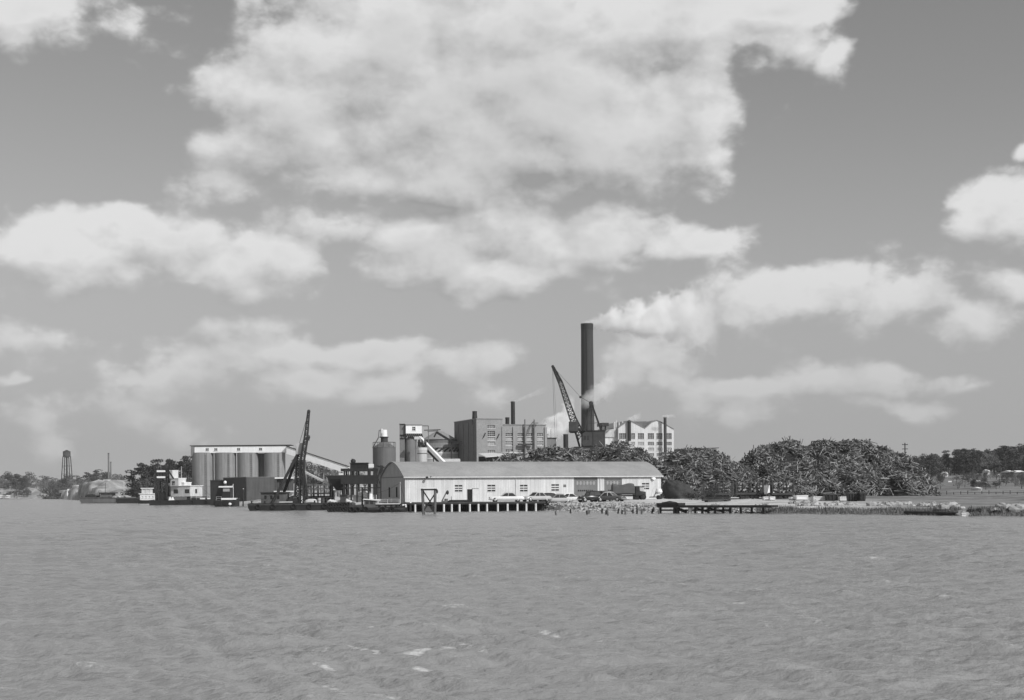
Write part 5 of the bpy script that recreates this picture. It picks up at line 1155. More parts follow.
def heaps():
    rs = random.Random(4)
    crest = {}
    for key,(Yc,pts) in CREST.items():
        xs = [P(px,py,Yc).x for px,py in pts]; zs = [P(px,py,Yc).z for px,py in pts]; crest[key] = (Yc,xs,zs)
    slope = {'A':.80,'B':.78,'C':.80,'D':.70}
    def h(x,y):
        best = -9
        for key,(Yc,xs,zs) in crest.items():
            if x <= xs[0] or x >= xs[-1]: continue
            zc = float(np.interp(x,xs,zs)); d = abs(y-Yc)
            lump = mnoise.noise(Vector((x*.16,y*.16,ord(key))))*2.2+mnoise.noise(Vector((x*.45,y*.45,7)))*.6
            zz = zc-slope[key]*math.sqrt(d*d+2.2)+slope[key]*1.48 + lump*min(1,d/4)
            zz -= 1.3*max(0,mnoise.noise(Vector((x*.21+3,y*.21,zc*.1)))-.08)*min(1,d/2)*1.6
            best = max(best, zz)
        return best
    # near-black mound under the loose logs, painting the shade in their gaps
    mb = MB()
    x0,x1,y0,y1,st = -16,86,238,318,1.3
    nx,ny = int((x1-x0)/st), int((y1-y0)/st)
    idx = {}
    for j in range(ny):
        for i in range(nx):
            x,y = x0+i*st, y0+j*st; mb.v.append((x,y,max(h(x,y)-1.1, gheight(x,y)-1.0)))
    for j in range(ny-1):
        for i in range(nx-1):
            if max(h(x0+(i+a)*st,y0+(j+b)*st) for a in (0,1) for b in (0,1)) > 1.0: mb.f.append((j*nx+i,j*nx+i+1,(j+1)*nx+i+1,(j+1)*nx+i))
    # logs
    logs = []
    tries = 0
    def in_ok(x,y):
        z = h(x,y); return z > gheight(x,y)+.12
    while len(logs) < 23000 and tries < 400000:
        tries += 1
        x,y = rs.uniform(x0,x1), rs.uniform(y0,y1)
        px = 512+F*x/y
        if not in_ok(x,y): continue
        e = .6; z = h(x,y); gx,gy = (h(x+e,y)-h(x-e,y))/(2*e),(h(x,y+e)-h(x,y-e))/(2*e)
        if max(abs(gx),abs(gy)) > 6: continue
        if mnoise.noise(Vector((x*.26,y*.26,z*.35+5)))+.4*mnoise.noise(Vector((x*.9,y*.9,z))) > .02 and rs.random() < .94: continue
        if gy < -.35 and rs.random() < .85: continue      # far slopes need few
        py_ = HOR-F*(z-H)/y
        if px < 662 and py_ > 468: continue        # hidden behind the warehouse
        n = Vector((-gx,-gy,1)).normalized(); a = rs.random()*6.283
        # neighbouring sticks lie roughly alike: thrown down in bundles
        a = mnoise.noise(Vector((x*.22,y*.22,z*.3)))*5+rs.gauss(0,.55)
        tdir = Vector((math.cos(a),math.sin(a),0)); tdir = (tdir-n*tdir.dot(n)).normalized()
        d = (tdir+n*rs.gauss(0,.36)).normalized()
        L = rs.uniform(1.1,2.0); r = rs.uniform(.06,.135)
        if rs.random() < .025: L = rs.uniform(2.4,3.4); r = rs.uniform(.05,.09); d = (d+Vector((rs.gauss(0,.5),rs.gauss(0,.4),rs.uniform(.2,1.2)))).normalized()
        c = Vector((x,y,z+rs.uniform(-.8,.2)))
        logs.append((c,d,L,r))
    logs.sort(key=lambda q: q[0].y)
    near = [q for q in logs if q[0].x > 0 and q[0].z > gheight(q[0].x,q[0].y)+.1][:300]; nid = {id(q) for q in near}
    for q in logs:
        if id(q) in nid: continue
        c,d,L,r = q; mb.bar(c-d*L/2,c+d*L/2,r,5,r*.85)
    nf = len(mb.f)
    o = mb.build('pulpwood_heap', M['bark']); o.data.materials.append(M['heap_void_shade'])
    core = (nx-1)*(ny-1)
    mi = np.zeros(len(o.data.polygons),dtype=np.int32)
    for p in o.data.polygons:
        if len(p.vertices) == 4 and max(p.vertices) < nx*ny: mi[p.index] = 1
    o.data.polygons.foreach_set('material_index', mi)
    tag(o,'huge tangled heaps of short bark-covered pulpwood logs behind and right of the warehouse','log heap',kind='stuff')
    protos = []
    for i in range(6):
        L = 1.4+.18*i; r = .09+.015*(i%4)
        m = MB(); m.bar((-L/2,0,0),(L/2,0,0),r,7,r*.85); me = m.build('pulpwood_log', M['bark']); protos.append(me)
    for i,(c,d,L,r) in enumerate(near):
        if i < 6: o = protos[i]
        else: o = protos[i%6].copy(); COL.objects.link(o)
        o.location = c; o.rotation_euler = d.to_track_quat('X','Z').to_euler()
        tag(o,'short bark-covered pulpwood log lying on the near foot of the log heap','log','pulpwood logs at the near foot of the heaps')
heaps()

def coal_heap():
    p = at(672, 252); k = 252/F; mb = MB(); n = 64
    X = lambda px: (px-672)*k; rings = []
    top = P(672,479.8,252).z-p.z
    for f in np.linspace(0,1,20):
        zz = top*math.sin(f*math.pi/2); s = math.cos(f*math.pi/2)**.8 if f < 1 else .02
        ring = []
        for i in range(n):
            a = 2*math.pi*i/n; rr = s*(1+.14*mnoise.noise(Vector((math.cos(a)*2,math.sin(a)*2,f*3))))
            ring.append((math.cos(a)*rr*17*k+(1-f)*2.2,math.sin(a)*rr*4.2+3,zz+.3*mnoise.noise(Vector((math.cos(a)*4,math.sin(a)*4,f*7)))-.1))
        rings.append(ring)
    o = mb.loft(rings).build('chip_heap', M['coal'], smooth=True); o.location = p
    tag(o,'smooth dark rounded heap of fine material against the right end of the warehouse','heap',kind='stuff')
coal_heap()

# ------------------------------------------------------------------ railway flat wagons with racks of pulpwood
def wagon(px0, px1, Y, label, load=True, ytop=489.5, tone='rust_steel'):
    p = at((px0+px1)/2, Y); a,b = P(px0,495,Y).x-p.x, P(px1,495,Y).x-p.x
    t = thing('log_wagon', label, 'rail wagon', p, R(-2), 'pulpwood wagons standing on the shore siding')
    zf = 1.0
    MB().box(a,b,-1.3,1.3,zf-.35,zf).build('deck', M[tone], t)
    for sgn in (0,1):
        cx = a+1.9 if sgn == 0 else b-1.9; tr = MB().box(cx-1.1,cx+1.1,-1.0,1.0,.35,.6).build('bogie', M['dark_steel'], t)
        for dx in (-.8,.8):
            for sy in (-1.12,1.0):
                w = MB().cyl(0,0,-.06,.06,.42,.42,16).build('wheel', M['dark_steel'], tr); w.matrix_local = Matrix.Translation((cx+dx,sy+.06,.42))@Matrix.Rotation(R(90),4,'X')
    for x in (a+.1,b-.1):
        m = MB()
        for sy in (-1.2,-.4,.4,1.2): m.bar((x,sy,zf),(x,sy,zf+1.9),.09)
        m.box(x-.08,x+.08,-1.25,1.25,zf+1.75,zf+1.95); m.build('end_rack', M[tone], t)
    m = MB()
    xx = a+1.1
    while xx < b-.4: m.bar((xx,-1.28,zf),(xx,-1.28,zf+1.5),.07); m.bar((xx,1.28,zf),(xx,1.28,zf+1.5),.07); xx += 1.15
    m.box(a+.2,b-.2,-1.3,-1.22,zf+.7,zf+.8); m.box(a+.2,b-.2,1.22,1.3,zf+.7,zf+.8); m.box(a+.2,a+.3,-1.3,1.3,zf+.7,zf+.8); m.build('stake', M['dark_timber'], t)
    if load:
        m = MB(); rr = rnd
        for q in range(150):
            x = rr.uniform(a+.4,b-.4); zz = zf+rr.uniform(.1,1.55); r = rr.uniform(.09,.16)
            m.bar((x,-1.15+rr.uniform(-.1,.1),zz),(x+rr.uniform(-.15,.15),1.15,zz+rr.uniform(-.1,.1)),r,6)
        o = m.build('pulpwood_load', M['bark'], t); o['kind'] = 'stuff'
wagon(703,733,233,'leftmost pulpwood wagon on the siding, low and empty with dark stakes',False)
wagon(735,763,226,'loaded pulpwood wagon with tall light stakes in front of the middle heap')
wagon(771,793,222,'short loaded pulpwood wagon just left of the white crates')
def track():
    A, B = at(690,236), at(800,219.5); d = (B-A); L = d.length; t = thing('rail_siding','dark railway siding track on the shore under the wagons','track',A,math.atan2(d.y,d.x))
    for y in (-.72,.72): MB().box(0,L,y-.04,y+.04,.05,.17).build('rail', M['rust_steel'], t)
    m = MB(); xx = 0
    while xx < L: m.box(xx,xx+.22,-1.25,1.25,-.1,.048); xx += .6
    for y in (-.7,.7): m.box(0,L,y-.06,y+.06,-.1,.03)
    m.build('sleepers', M['dark_timber'], t)
track()

def crates():
    def crate(px0,px1,y0,Y,label,m='dull_white',lid=False):
        k = Y/F; p = at((px0+px1)/2,Y); w = (px1-px0)*k; h = P(px0,y0,Y).z-p.z
        t = thing('crate', label, 'crate', p, R(rnd.uniform(-6,6)), 'pale crates along the shore road')
        MB().box(-w/2,w/2,0,1.6,.08,h).build('body', M[m], t)
        q = MB(); q.box(-w/2-.03,-w/2+.1,-.05,-.003,.08,h); q.box(w/2-.1,w/2+.03,-.05,-.003,.08,h); q.box(-w/2+.1,w/2-.1,-.05,-.003,h-.14,h); q.box(-w/2+.1,w/2-.1,-.05,-.003,.08,.2); q.build('batten', M['pale_pile'], t)
        q = MB(); q.box(-w/2,w/2,.1,.25,0,.075); q.box(-w/2,w/2,1.3,1.45,0,.075); q.box(-w/2,-w/2+.1,.1,1.45,.01,.07); q.build('skid', M['dark_timber'], t)
    crate(763.8,769.6,496.6,206,'small white crate, left one of the pair under the end of the loaded wagon','white_paint')
    crate(770.2,775,496.6,204,'small white crate, right one of the pair under the end of the loaded wagon','white_paint')
    crate(791.5,795,497,203,'narrow white upright crate just left of the largest white crate','white_paint')
    crate(796.5,808,495.3,202,'largest white crate on the shore, right of the short loaded wagon','white_paint')
    crate(813.5,826,496.5,200,'long white crate with stained front left of the dark gondola box')
    crate(840,850,496.6,198,'long pale crate right of the dark gondola box')
    def bin_(px0,px1,y0,Y,label):
        k = Y/F; p = at((px0+px1)/2,Y); w = (px1-px0)*k; h = P(px0,y0,Y).z-p.z
        t = thing('steel_skip', label, 'skip', p, R(rnd.uniform(-5,5)), 'dark steel skips on the shore road')
        m = MB(); b0,b1 = w/2*.86,w/2
        m.loft([[(-b0,.1,.05),(b0,.1,.05),(b0,1.7,.05),(-b0,1.7,.05)],[(-b1,0,h),(b1,0,h),(b1,1.8,h),(-b1,1.8,h)],[(-b1+.1,.1,h),(b1-.1,.1,h),(b1-.1,1.7,h),(-b1+.1,1.7,h)],[(-b0+.1,.2,.4),(b0-.1,.2,.4),(b0-.1,1.6,.4),(-b0+.1,1.6,.4)]]); m.build('bin', M['dark_steel'], t)
        m = MB()
        for q in (-.6,0,.6): m.bar((q*b0,.02,.1),(q*b1,-.06,h-.05),.06)
        m.box(-b1,b1,-.08,-.004,h-.14,h+.02); m.build('rib', M['rust_steel'], t)
    bin_(826.5,840.5,494,199,'wide dark steel skip between the stained white crate and the long pale crate')
    bin_(848.5,858,493,194,'left one of the two dark skips at the foot of the big log heap')
    bin_(859.5,866,492.5,193,'right one of the two dark skips at the foot of the big log heap')
crates()

# ------------------------------------------------------------------ motor vehicles
def wheel(root, x, y, r, cap='chrome', nm='wheel'):
    w = MB().cyl(0,0,-.1,.1,r,r,18).build(nm, M['rubber'], root); w.matrix_local = Matrix.Translation((x,y,r))@Matrix.Rotation(R(90),4,'X')
    MB().cyl(0,0,.1,.125,r*.55,r*.4,14).build('hubcap', M[cap], w)
    MB().cyl(0,0,-.125,-.1,r*.4,r*.55,14).build('hubcap', M[cap], w)
def sedan(label, px, Y, rz, m, roofm=None, L=5.2, z=None, fast=False, old=False):
    p = at(px,Y,z); t = thing('parked_car', label, 'car', p, R(rz), 'cars parked below the warehouse')
    W = 1.85; roofm = roofm or m
    if old: st = [(-.5,.55,.62,.45),(-.46,.40,.86,.62),(-.36,.32,1.02,.72),(-.15,.30,1.08,.80),(.10,.30,1.08,.80),(.22,.32,1.06,.62),(.38,.34,1.02,.46),(.46,.40,.96,.40),(.48,.5,.85,.34)]
    else: st = [(-.5,.42,.60,.74),(-.485,.34,.84,.86),(-.42,.28,.93,.91),(-.2,.26,.95,.93),(.12,.26,.95,.93),(.2,.27,.95,.92),(.40,.28,.90,.90),(.475,.34,.82,.85),(.5,.44,.62,.74)]
    rings = []
    for f,zb,zt,hw in st:
        x = f*L; rings.append([(x,-hw*.88,zb),(x,hw*.88,zb),(x,hw,zb+.25*(zt-zb)),(x,hw*.98,zt-.12),(x,hw*.82,zt),(x,-hw*.82,zt),(x,-hw*.98,zt-.12),(x,-hw,zb+.25*(zt-zb))])
    b = MB().loft(rings)
    if old:
        for sx in (-.30,.33):
            for sy in (-.72,.72): b.ball((sx*L,sy,.55),(.62,.2,.40),12,8)
        b.box(-.18*L,.2*L,-.9,-.62,.3,.4); b.box(-.18*L,.2*L,.62,.9,.3,.4)
    b.build('body', M[m], t, smooth=True)
    if fast: cab = [(-.44,-.36),(-.30,-.17),(.13,.03)]
    x0,x1,x2,x3 = (-.44*L,-.20*L,.03*L,.16*L) if fast else ((-.40*L,-.30*L,.08*L,.16*L) if old else (-.28*L,-.17*L,.04*L,.17*L))
    zt = 1.5 if not old else 1.72; zb = .93 if not old else 1.05; hb, ht = (.80,.60) if not old else (.76,.62)
    g = MB().loft([[(x0,-hb,zb),(x3,-hb,zb),(x3,hb,zb),(x0,hb,zb)],[(x1,-ht,zt-.06),(x2,-ht,zt-.06),(x2,ht,zt-.06),(x1,ht,zt-.06)]]).build('glasshouse', M['window_glass'], t)
    r = MB(); rr = []
    for f in np.linspace(0,1,7):
        x = x1-.10+(x2-x1+.2)*f; dz = .09*math.sin(math.pi*f)
        rr.append([(x,-ht-.03,zt-.08),(x,ht+.03,zt-.08),(x,ht*.8,zt+dz),(x,-ht*.8,zt+dz)])
    r.loft(rr)
    for sy in (-1,1):       # pillars
        for (xa,xb) in ((x0,x1),((x0*.45+x3*.55),(x1*.45+x2*.55)),(x3,x2)): r.bar((xa,sy*hb*1.005,zb),(xb,sy*(ht+.01),zt-.06),.05 if not fast or xa>x0 else .16)
    r.build('roof', M[roofm], t)
    for sx,nm in ((-.5,'rear_bumper'),(.5,'front_bumper')):
        q = MB(); q.box(sx*L-.08,sx*L+.08,-W/2+.08,W/2-.08,.38,.52); q.build(nm, M['chrome'], t)
    for sy in (-.62,.62):
        q = MB().ball((.485*L,sy,.74 if not old else .92),(.1,.12,.12),8,6).build('headlight', M['glass_insulator'], t)
    for sx in (-.31,.33):
        for sy in (-.80,.80): wheel(t, sx*L, sy, .36 if not old else .38)
    return t
def cars():
    zd = P(500,502.3,223).z+.01
    sedan('long white sedan parked alone at the left on the quay',506.5,223,184,'car_white','car_silver',L=5.5,z=zd)
    sedan('grey sedan turned three-quarter on, second car from the left',536,225,215,'car_silver','car_silver',L=5.0,z=zd)
    sedan('small dark car half hidden behind the grey sedan',545,231,195,'car_dark',L=4.6,old=True)
    sedan('light grey sedan with dark side windows left of the bright white fastback',557.5,227,186,'car_silver','car_grey',L=5.0)
    sedan('bright white round-backed sedan standing by the left garage door',571.5,230,4,'car_white','car_white',L=5.2,fast=True)
    sedan('black upright old car with bulging mudguards, below the gap between garage doors',590.5,226,205,'car_dark',L=4.3,old=True)
    sedan('black old car nose-on beside the silver-roofed sedan',601.5,228,225,'car_charcoal',L=4.3,old=True)
    sedan('dark sedan with a silver roof in front of the black lorry',610.5,226,-30,'car_charcoal','car_silver',L=4.8)
    # lorry
    p = at(628,234); t = thing('parked_lorry','black lorry with tarpaulined load in front of the right garage door','lorry',p,R(6)); 
    MB().box(-2.6,2.6,-.45,.45,.55,.8).build('chassis', M['dark_steel'], t)
    MB().box(-2.7,1.0,-1.1,1.1,.85,1.1).build('bed', M['dark_timber'], t)
    rr = []
    for f in np.linspace(-2.65,.95,9): rr.append([(f,-1.05,1.1),(f,1.05,1.1),(f,1.0,2.3+.12*math.sin(f*3)),(f,0,2.6+.15*math.sin(f*2+1)),(f,-1.0,2.3+.1*math.sin(f*4))])
    MB().loft(rr).build('tarpaulin', M['canvas'], t)
    c = MB().loft([[(1.1,-.95,.7),(1.1,.95,.7),(1.1,.9,2.2),(1.1,-.9,2.2)],[(1.9,-.95,.7),(1.9,.95,.7),(1.75,.88,2.2),(1.75,-.88,2.2)]]).build('cab', M['car_dark'], t)
    MB().box(1.2,1.65,-.975,-.945,1.45,2.05).build('side_window', M['window_glass'], c)
    MB().loft([[(1.9,-.6,.7),(1.9,.6,.7),(1.9,.55,1.45),(1.9,-.55,1.45)],[(2.9,-.5,.65),(2.9,.5,.65),(2.9,.42,1.3),(2.9,-.42,1.3)]]).build('bonnet', M['car_dark'], t)
    for x in (-1.7,2.4):
        for y in (-.9,.9): wheel(t,x,y,.45,'dark_steel')
    # grey board box beside
    p = at(641.3,237); k = 237/F; t = thing('board_cabinet','tall grey box with one black open end beside the lorry','cabinet',p,R(14)); h = P(641,486.5,237).z-p.z
    MB().box(-2.2*k,3.2*k,0,1.4,0,h).build('case', M['pale_tank'], t); MB().box(-6.2*k,-2.3*k,-.1,1.4,.0,h+.02).build('open_end', M['hull_black'], t); MB().box(-6.4*k,3.4*k,-.2,1.5,h+.024,h+.1).build('top', M['grey_steel'], t)
    # small mixer trailer
    p = at(658,238); t = thing('trailer_mixer','small white machine on a dark wheeled frame at the warehouse right corner','trailer',p,R(10))
    m = MB(); m.bar((-1.5,0,.4),(1.2,0,.45),.09); m.bar((-.9,-.5,.4),(-.3,0,1.3),.06); m.bar((.6,0,.4),(.3,0,1.3),.08); m.build('frame', M['dark_steel'], t)
    MB().loft([[(.15+.42*math.cos(a),.42*math.sin(a),.9) for a in np.linspace(0,6.283,13)[:-1]],[(.15+.62*math.cos(a),.62*math.sin(a),1.3) for a in np.linspace(0,6.283,13)[:-1]],[(.15+.4*math.cos(a),.4*math.sin(a),1.8) for a in np.linspace(0,6.283,13)[:-1]]]).build('drum', M['white_paint'], t)
    m = MB(); m.bar((-1.2,0,.5),(-.8,0,1.9),.05); m.bar((-.8,0,1.9),(-.2,0,1.5),.05); m.build('handle', M['dull_white'], t)
    wheel(t,.2,-.55,.36,'dark_steel'); wheel(t,.2,.55,.36,'dark_steel')
    # pale truck cab among the logs
    p = at(771,240); t = thing('log_truck','pale-cabbed truck parked against the log heap behind the wagons','truck',p,R(200)); p.z += .0
    zc = P(771,492.5,240).z-p.z; zt = P(771,485.3,240).z-p.z
    MB().box(-3.4,1.6,-1,1,.7,zc-.3).build('chassis', M['dark_steel'], t)
    c = MB().loft([[(-.1,-.95,zc-.3),(1.3,-.95,zc-.3),(1.3,.95,zc-.3),(-.1,.95,zc-.3)],[(0,-.9,zt),(.85,-.9,zt),(.85,.9,zt),(0,.9,zt)]]).build('cab', M['white_paint'], t)
    MB().box(.1,.75,.93,.96,zc+.3,zt-.2).build('side_window', M['window_glass'], c); MB().box(.1,.75,-.96,-.93,zc+.3,zt-.2).build('side_window', M['window_glass'], c)
    m = MB()
    for q in range(40): x = rnd.uniform(-3.2,-.3); zz = rnd.uniform(zc-.2,zt-.1); m.bar((x,-1,zz),(x+.1,1,zz),.13,6)
    o = m.build('log_load', M['bark'], t); o['kind'] = 'stuff'
    for x in (-2.7,-1.8,.9):
        for y in (-.95,.95): wheel(t,x,y,.48,'dark_steel')
cars()

# ------------------------------------------------------------------ trees and plants
def leaf_cloud(mb, blobs, n, size, rs, up=.0):
    for _ in range(n):
        c, r = rs.choice(blobs)
        while True:
            v = Vector((rs.uniform(-1,1),rs.uniform(-1,1),rs.uniform(-1,1)))
            if .25 < v.length < 1: break
        p = Vector(c)+Vector((v.x*r[0],v.y*r[1],v.z*r[2]))
        a = Vector((rs.gauss(0,1),rs.gauss(0,1),rs.gauss(0,.7))).normalized(); b = a.cross(Vector((rs.gauss(0,1),rs.gauss(0,1),rs.gauss(0,1)))).normalized()
        s = size*rs.uniform(.5,1.3)
        mb.add([p-a*s,p+b*s*.6,p+a*s,p-b*s*.6],[(0,1,2,3)])
def tree_proto(kind, seed):
    rs = random.Random(seed); hgt = 12.0
    t = bpy.data.objects.new({'pine':'pine_tree','bare':'bare_tree','leafy':'leafy_tree'}[kind], None); COL.objects.link(t); t.empty_display_size = .3
    m = MB(); bend = Vector((rs.uniform(-.5,.5),rs.uniform(-.4,.4),0))
    m.bar((0,0,-.5),(bend.x*.5,bend.y*.5,hgt*.5),.24,7,.17); m.bar((bend.x*.5,bend.y*.5,hgt*.5),(bend.x,bend.y,hgt*.93),.17,6,.05)
    lm = MB(); blobs = []
    if kind == 'pine':
        for q in range(20):
            f = rs.uniform(.12,1); a = rs.random()*6.28; rad = (1.02-f)**.6*2.5*rs.uniform(.5,1.15)
            c = (bend.x*f+rad*math.cos(a),bend.y*f+rad*math.sin(a),hgt*f); blobs.append((c,(rs.uniform(.7,1.4),rs.uniform(.7,1.4),rs.uniform(.45,.9))))
            m.bar((bend.x*f,bend.y*f,hgt*f-.5),c,.06,4,.02)
        leaf_cloud(lm,blobs,1300,.27,rs)
        m.build('trunk',M['trunk'],t); lm.build('crown',M['pine_leaf'],t)
    elif kind == 'leafy':
        for q in range(15):
            f = rs.uniform(.22,.98); a = rs.random()*6.28; rad = 3.1*math.sin(math.pi*min(1,f*.85+.1))*rs.uniform(.3,1.05)
            c = (rad*math.cos(a),rad*math.sin(a),hgt*f); blobs.append((c,(rs.uniform(.9,1.7),rs.uniform(.9,1.7),rs.uniform(.7,1.3))))
            m.bar((bend.x*f*.6,bend.y*f*.6,hgt*f*.7),c,.07,4,.02)
        leaf_cloud(lm,blobs,1000,.28,rs)
        m.build('trunk',M['trunk'],t); lm.build('crown',M['scrub_leaf'],t)
    else:
        def grow(p,d,l,r,dep):
            q = p+d*l; (m if dep < 2 else lm).bar(p,q,r,4,r*.6)
            if dep >= 5: return
            for _ in range(3 if dep < 4 else 4):
                nd = (d+Vector((rs.gauss(0,.5),rs.gauss(0,.5),rs.gauss(.1,.3)))).normalized(); grow(q if rs.random() < .6 else p.lerp(q,.6),nd,l*rs.uniform(.58,.8),max(.032,r*.62),dep+1)
        m = MB(); grow(Vector((0,0,-.4)),Vector((0,0,1)),hgt*.30,.22,0)
        m.build('trunk',M['trunk'],t); lm.build('crown',M['twig'],t)
    return t
def vegetation():
    rs = random.Random(21)
    K = {k:[tree_proto(k,50+i*7+len(k)) for i in range(n)] for k,n in (('pine',4),('leafy',4),('bare',3))}
    used = set()
    def put(kind, px, Y, pytop, label, group, z=None, wf=1.0):
        pr = rs.choice(K[kind])
        if pr.name not in used: used.add(pr.name); o = pr
        else: o = copy_tree(pr)
        p = at(px,Y,z); hgt = max(2.0,P(px,pytop,Y).z-p.z); s = hgt/12.2*(1.0 if kind!='bare' else 1.05)
        o.location = p; o.scale = (s*wf,s*wf,s); o.rotation_euler = (0,0,rs.random()*6.28); tag(o,label,'tree',group); return o
    def sky_(px,pts): return float(np.interp(px,[a for a,_ in pts],[b for _,b in pts]))
    # far wood, left shore
    sl = [(-20,471),(3,470.5),(8,471),(13,474),(22,473),(28,471.5),(36,473),(46,474),(55,474.5),(66,475),(75,473.5),(84,471),(90,470.5),(95,468),(100,469),(106,471),(113,472),(118,473),(124,475),(130,478)]
    for i in range(120):
        px = rs.uniform(-14,132); Y = rs.uniform(1180,1420); py = sky_(px,sl)+abs(rs.gauss(0,2.2))+ (0 if i%3 else 5)
        kind = 'bare' if rs.random() < (.3 if px < 75 else .6) else ('pine' if rs.random() < .3 else 'leafy')
        put(kind,px,Y,py,{'pine':'dark pine in the far wood along the left shore','bare':'pale leafless tree in the far wood along the left shore','leafy':'rounded mid-grey tree in the far wood along the left shore'}[kind],
            {'pine':'pines of the far left wood','bare':'bare trees of the far left wood','leafy':'rounded trees of the far left wood'}[kind],wf=1.5)
    # scrub on the bank to the left
    for i in range(29):
        px = rs.uniform(-6,34) if i < 24 else rs.uniform(45,64); Y = rs.uniform(1155,1200) if i < 24 else rs.uniform(985,1060)
        if px < 12: py = rs.uniform(490,494.5)
        else: py = sky_(px,[(12,495),(18,492),(30,484),(45,480),(64,482)])+rs.uniform(0,5)
        put('leafy',px,Y,py,'low dense shrub covering the dark bank at the far left','shrubs on the far left bank',wf=1.9)
    # pines behind the moored barges
    for px,py,Y,kind in [(134,468,520,'pine'),(141.5,463,515,'pine'),(145,464.5,525,'pine'),(149,466,530,'leafy'),(153.5,459,520,'pine'),(158,461,530,'pine'),(160.5,458.6,515,'pine'),(165,462,525,'pine'),(169,459,520,'pine'),(172.5,460.5,530,'pine'),(176,462.5,520,'leafy'),(181,461,515,'pine'),(185,458,520,'pine'),(188.5,455.3,512,'pine'),(190.5,459,520,'pine'),(178,470,505,'leafy'),(186,470,500,'leafy'),(171,472,505,'leafy'),(150,475,505,'leafy'),(143,478,500,'leafy'),(158,476,500,'leafy')]:
        put(kind,px,Y,py,{'pine':'tall dark pine between the black deck barge and the leftmost silo','leafy':'dense rounded tree under the pines left of the silos'}[kind],{'pine':'pines left of the silos','leafy':'rounded trees left of the silos'}[kind],wf=1.15)
    for q in range(22):
        px = rs.uniform(131,172); Yb = shore(px)+rs.uniform(8,30); put('leafy',px,Yb,rs.uniform(482,487),'low dark bush along the bank behind the moored barges','low bushes behind the moored barges',wf=2.0)
    # grey trees behind the conveyor
    for px,py,Y,kind in [(300,458,430,'leafy'),(307,461,435,'leafy'),(314,459,430,'bare'),(318,456,440,'bare'),(324,462,430,'leafy'),(331,463,440,'bare'),(338,458,450,'bare'),(344,455.5,455,'bare'),(347,461,445,'bare'),(352,463,440,'bare'),(365,462,430,'bare'),(311,472,415,'leafy'),(321,474,415,'leafy'),(331,475,410,'leafy'),(304,475,410,'leafy'),(340,476,410,'leafy')]:
        put(kind,px,Y,py,{'leafy':'bushy grey tree under the white conveyor gallery','bare':'thin leafless tree showing above the white conveyor gallery'}[kind],{'leafy':'bushy trees behind the conveyor','bare':'bare trees behind the conveyor'}[kind],wf=1.2)
    # right-hand wood
    sr = [(880,462),(905,458),(914,457),(922,455),(930,452.5),(938,453),(945,450.5),(955,449.5),(962,448.5),(970,449.5),(978,447),(985,446.8),(995,445.8),(1005,446),(1014,445),(1024,443.5),(1045,443)]
    for i in range(120):
        px = rs.uniform(908,1044); Y = rs.uniform(520,640); py = sky_(px,sr)+ (rs.uniform(-.5,2) if i%2 else rs.uniform(2,9))
        kind = 'pine' if rs.random() < .62 else ('leafy' if rs.random() < .6 else 'bare')
        put(kind,px,Y,py,{'pine':'dark pine in the wood on the right-hand hill','leafy':'rounded grey tree in the wood on the right-hand hill','bare':'pale leafless tree in the wood on the right-hand hill'}[kind],
            {'pine':'pines on the right-hand hill','leafy':'rounded trees on the right-hand hill','bare':'bare trees on the right-hand hill'}[kind],wf=1.35)
    for i in range(120):      # scrub and hedges in the field below
        px = rs.choice([rs.uniform(914,950),rs.uniform(952,985),rs.uniform(970,1035),rs.uniform(985,1035)]); Y = rs.uniform(300,470)
        py = hz(px)-F*(gheight(at(px,Y).x,Y)-H)/Y-rs.uniform(2.5,9)
        kind = 'leafy' if rs.random() < .6 else 'bare'
        put(kind,px,Y,py,{'leafy':'low bushy shrub in the field below the right-hand wood','bare':'small bare shrub in the field below the right-hand wood'}[kind],{'leafy':'bushy shrubs in the right-hand field','bare':'bare shrubs in the right-hand field'}[kind],wf=1.6)
    put('bare',895,420,444.5,'lone bare tree rising behind the right end of the log heap beside a utility pole',None,wf=1.3)
    put('leafy',913,330,453.5,'lone dark tree top at the right end of the log heap',None,wf=.8)
    for k in K.values():
        for o in k:
            if o.name not in used:
                for ch in list(o.children): bpy.data.objects.remove(ch)
                bpy.data.objects.remove(o)
vegetation()

def shrub_obj(name,label,cat,px,Y,wpx,ytop,n,seed,group=None,mt='bush_leaf'):
    rs = random.Random(seed); p = at(px,Y); k = Y/F; w = wpx*k/2; hgt = P(px,ytop,Y).z-p.z
    t = thing(name,label,cat,p,0,group); m = MB(); blobs = []
    for q in range(9):
        x = rs.uniform(-.75,.75)*w; y = rs.uniform(-.5,.5)*w; f = rs.uniform(.3,.8)*(1-.4*abs(x)/w)
        blobs.append(((x,y,hgt*f),(w*.4,w*.4,hgt*.3))); m.bar((x*.2,y*.2,-.2),(x,y,hgt*f),.04,4,.015)
    lm = MB(); leaf_cloud(lm,blobs,900,.10,rs); m.build('stem',M['trunk'],t); lm.build('foliage',M[mt],t)
shrub_obj('shore_bush','larger dark bush at the water edge near the right border','bush',975.5,154,16,508,900,1)
shrub_obj('shore_bush','smaller dark bush at the water edge right of the larger one','bush',996,152,13,509.2,900,2)
shrub_obj('shore_bush','round grey bush on the bank under the leftmost pulpwood wagon','bush',698,226,18,490,900,3,mt='scrub_leaf')
shrub_obj('shore_bush','tangled grey bush just left of the leftmost pulpwood wagon','bush',712,232,16,488.5,900,5,mt='scrub_leaf')
shrub_obj('shore_bush','low grey bush standing beside the dark chip heap','bush',687,238,14,491,900,6,mt='scrub_leaf')

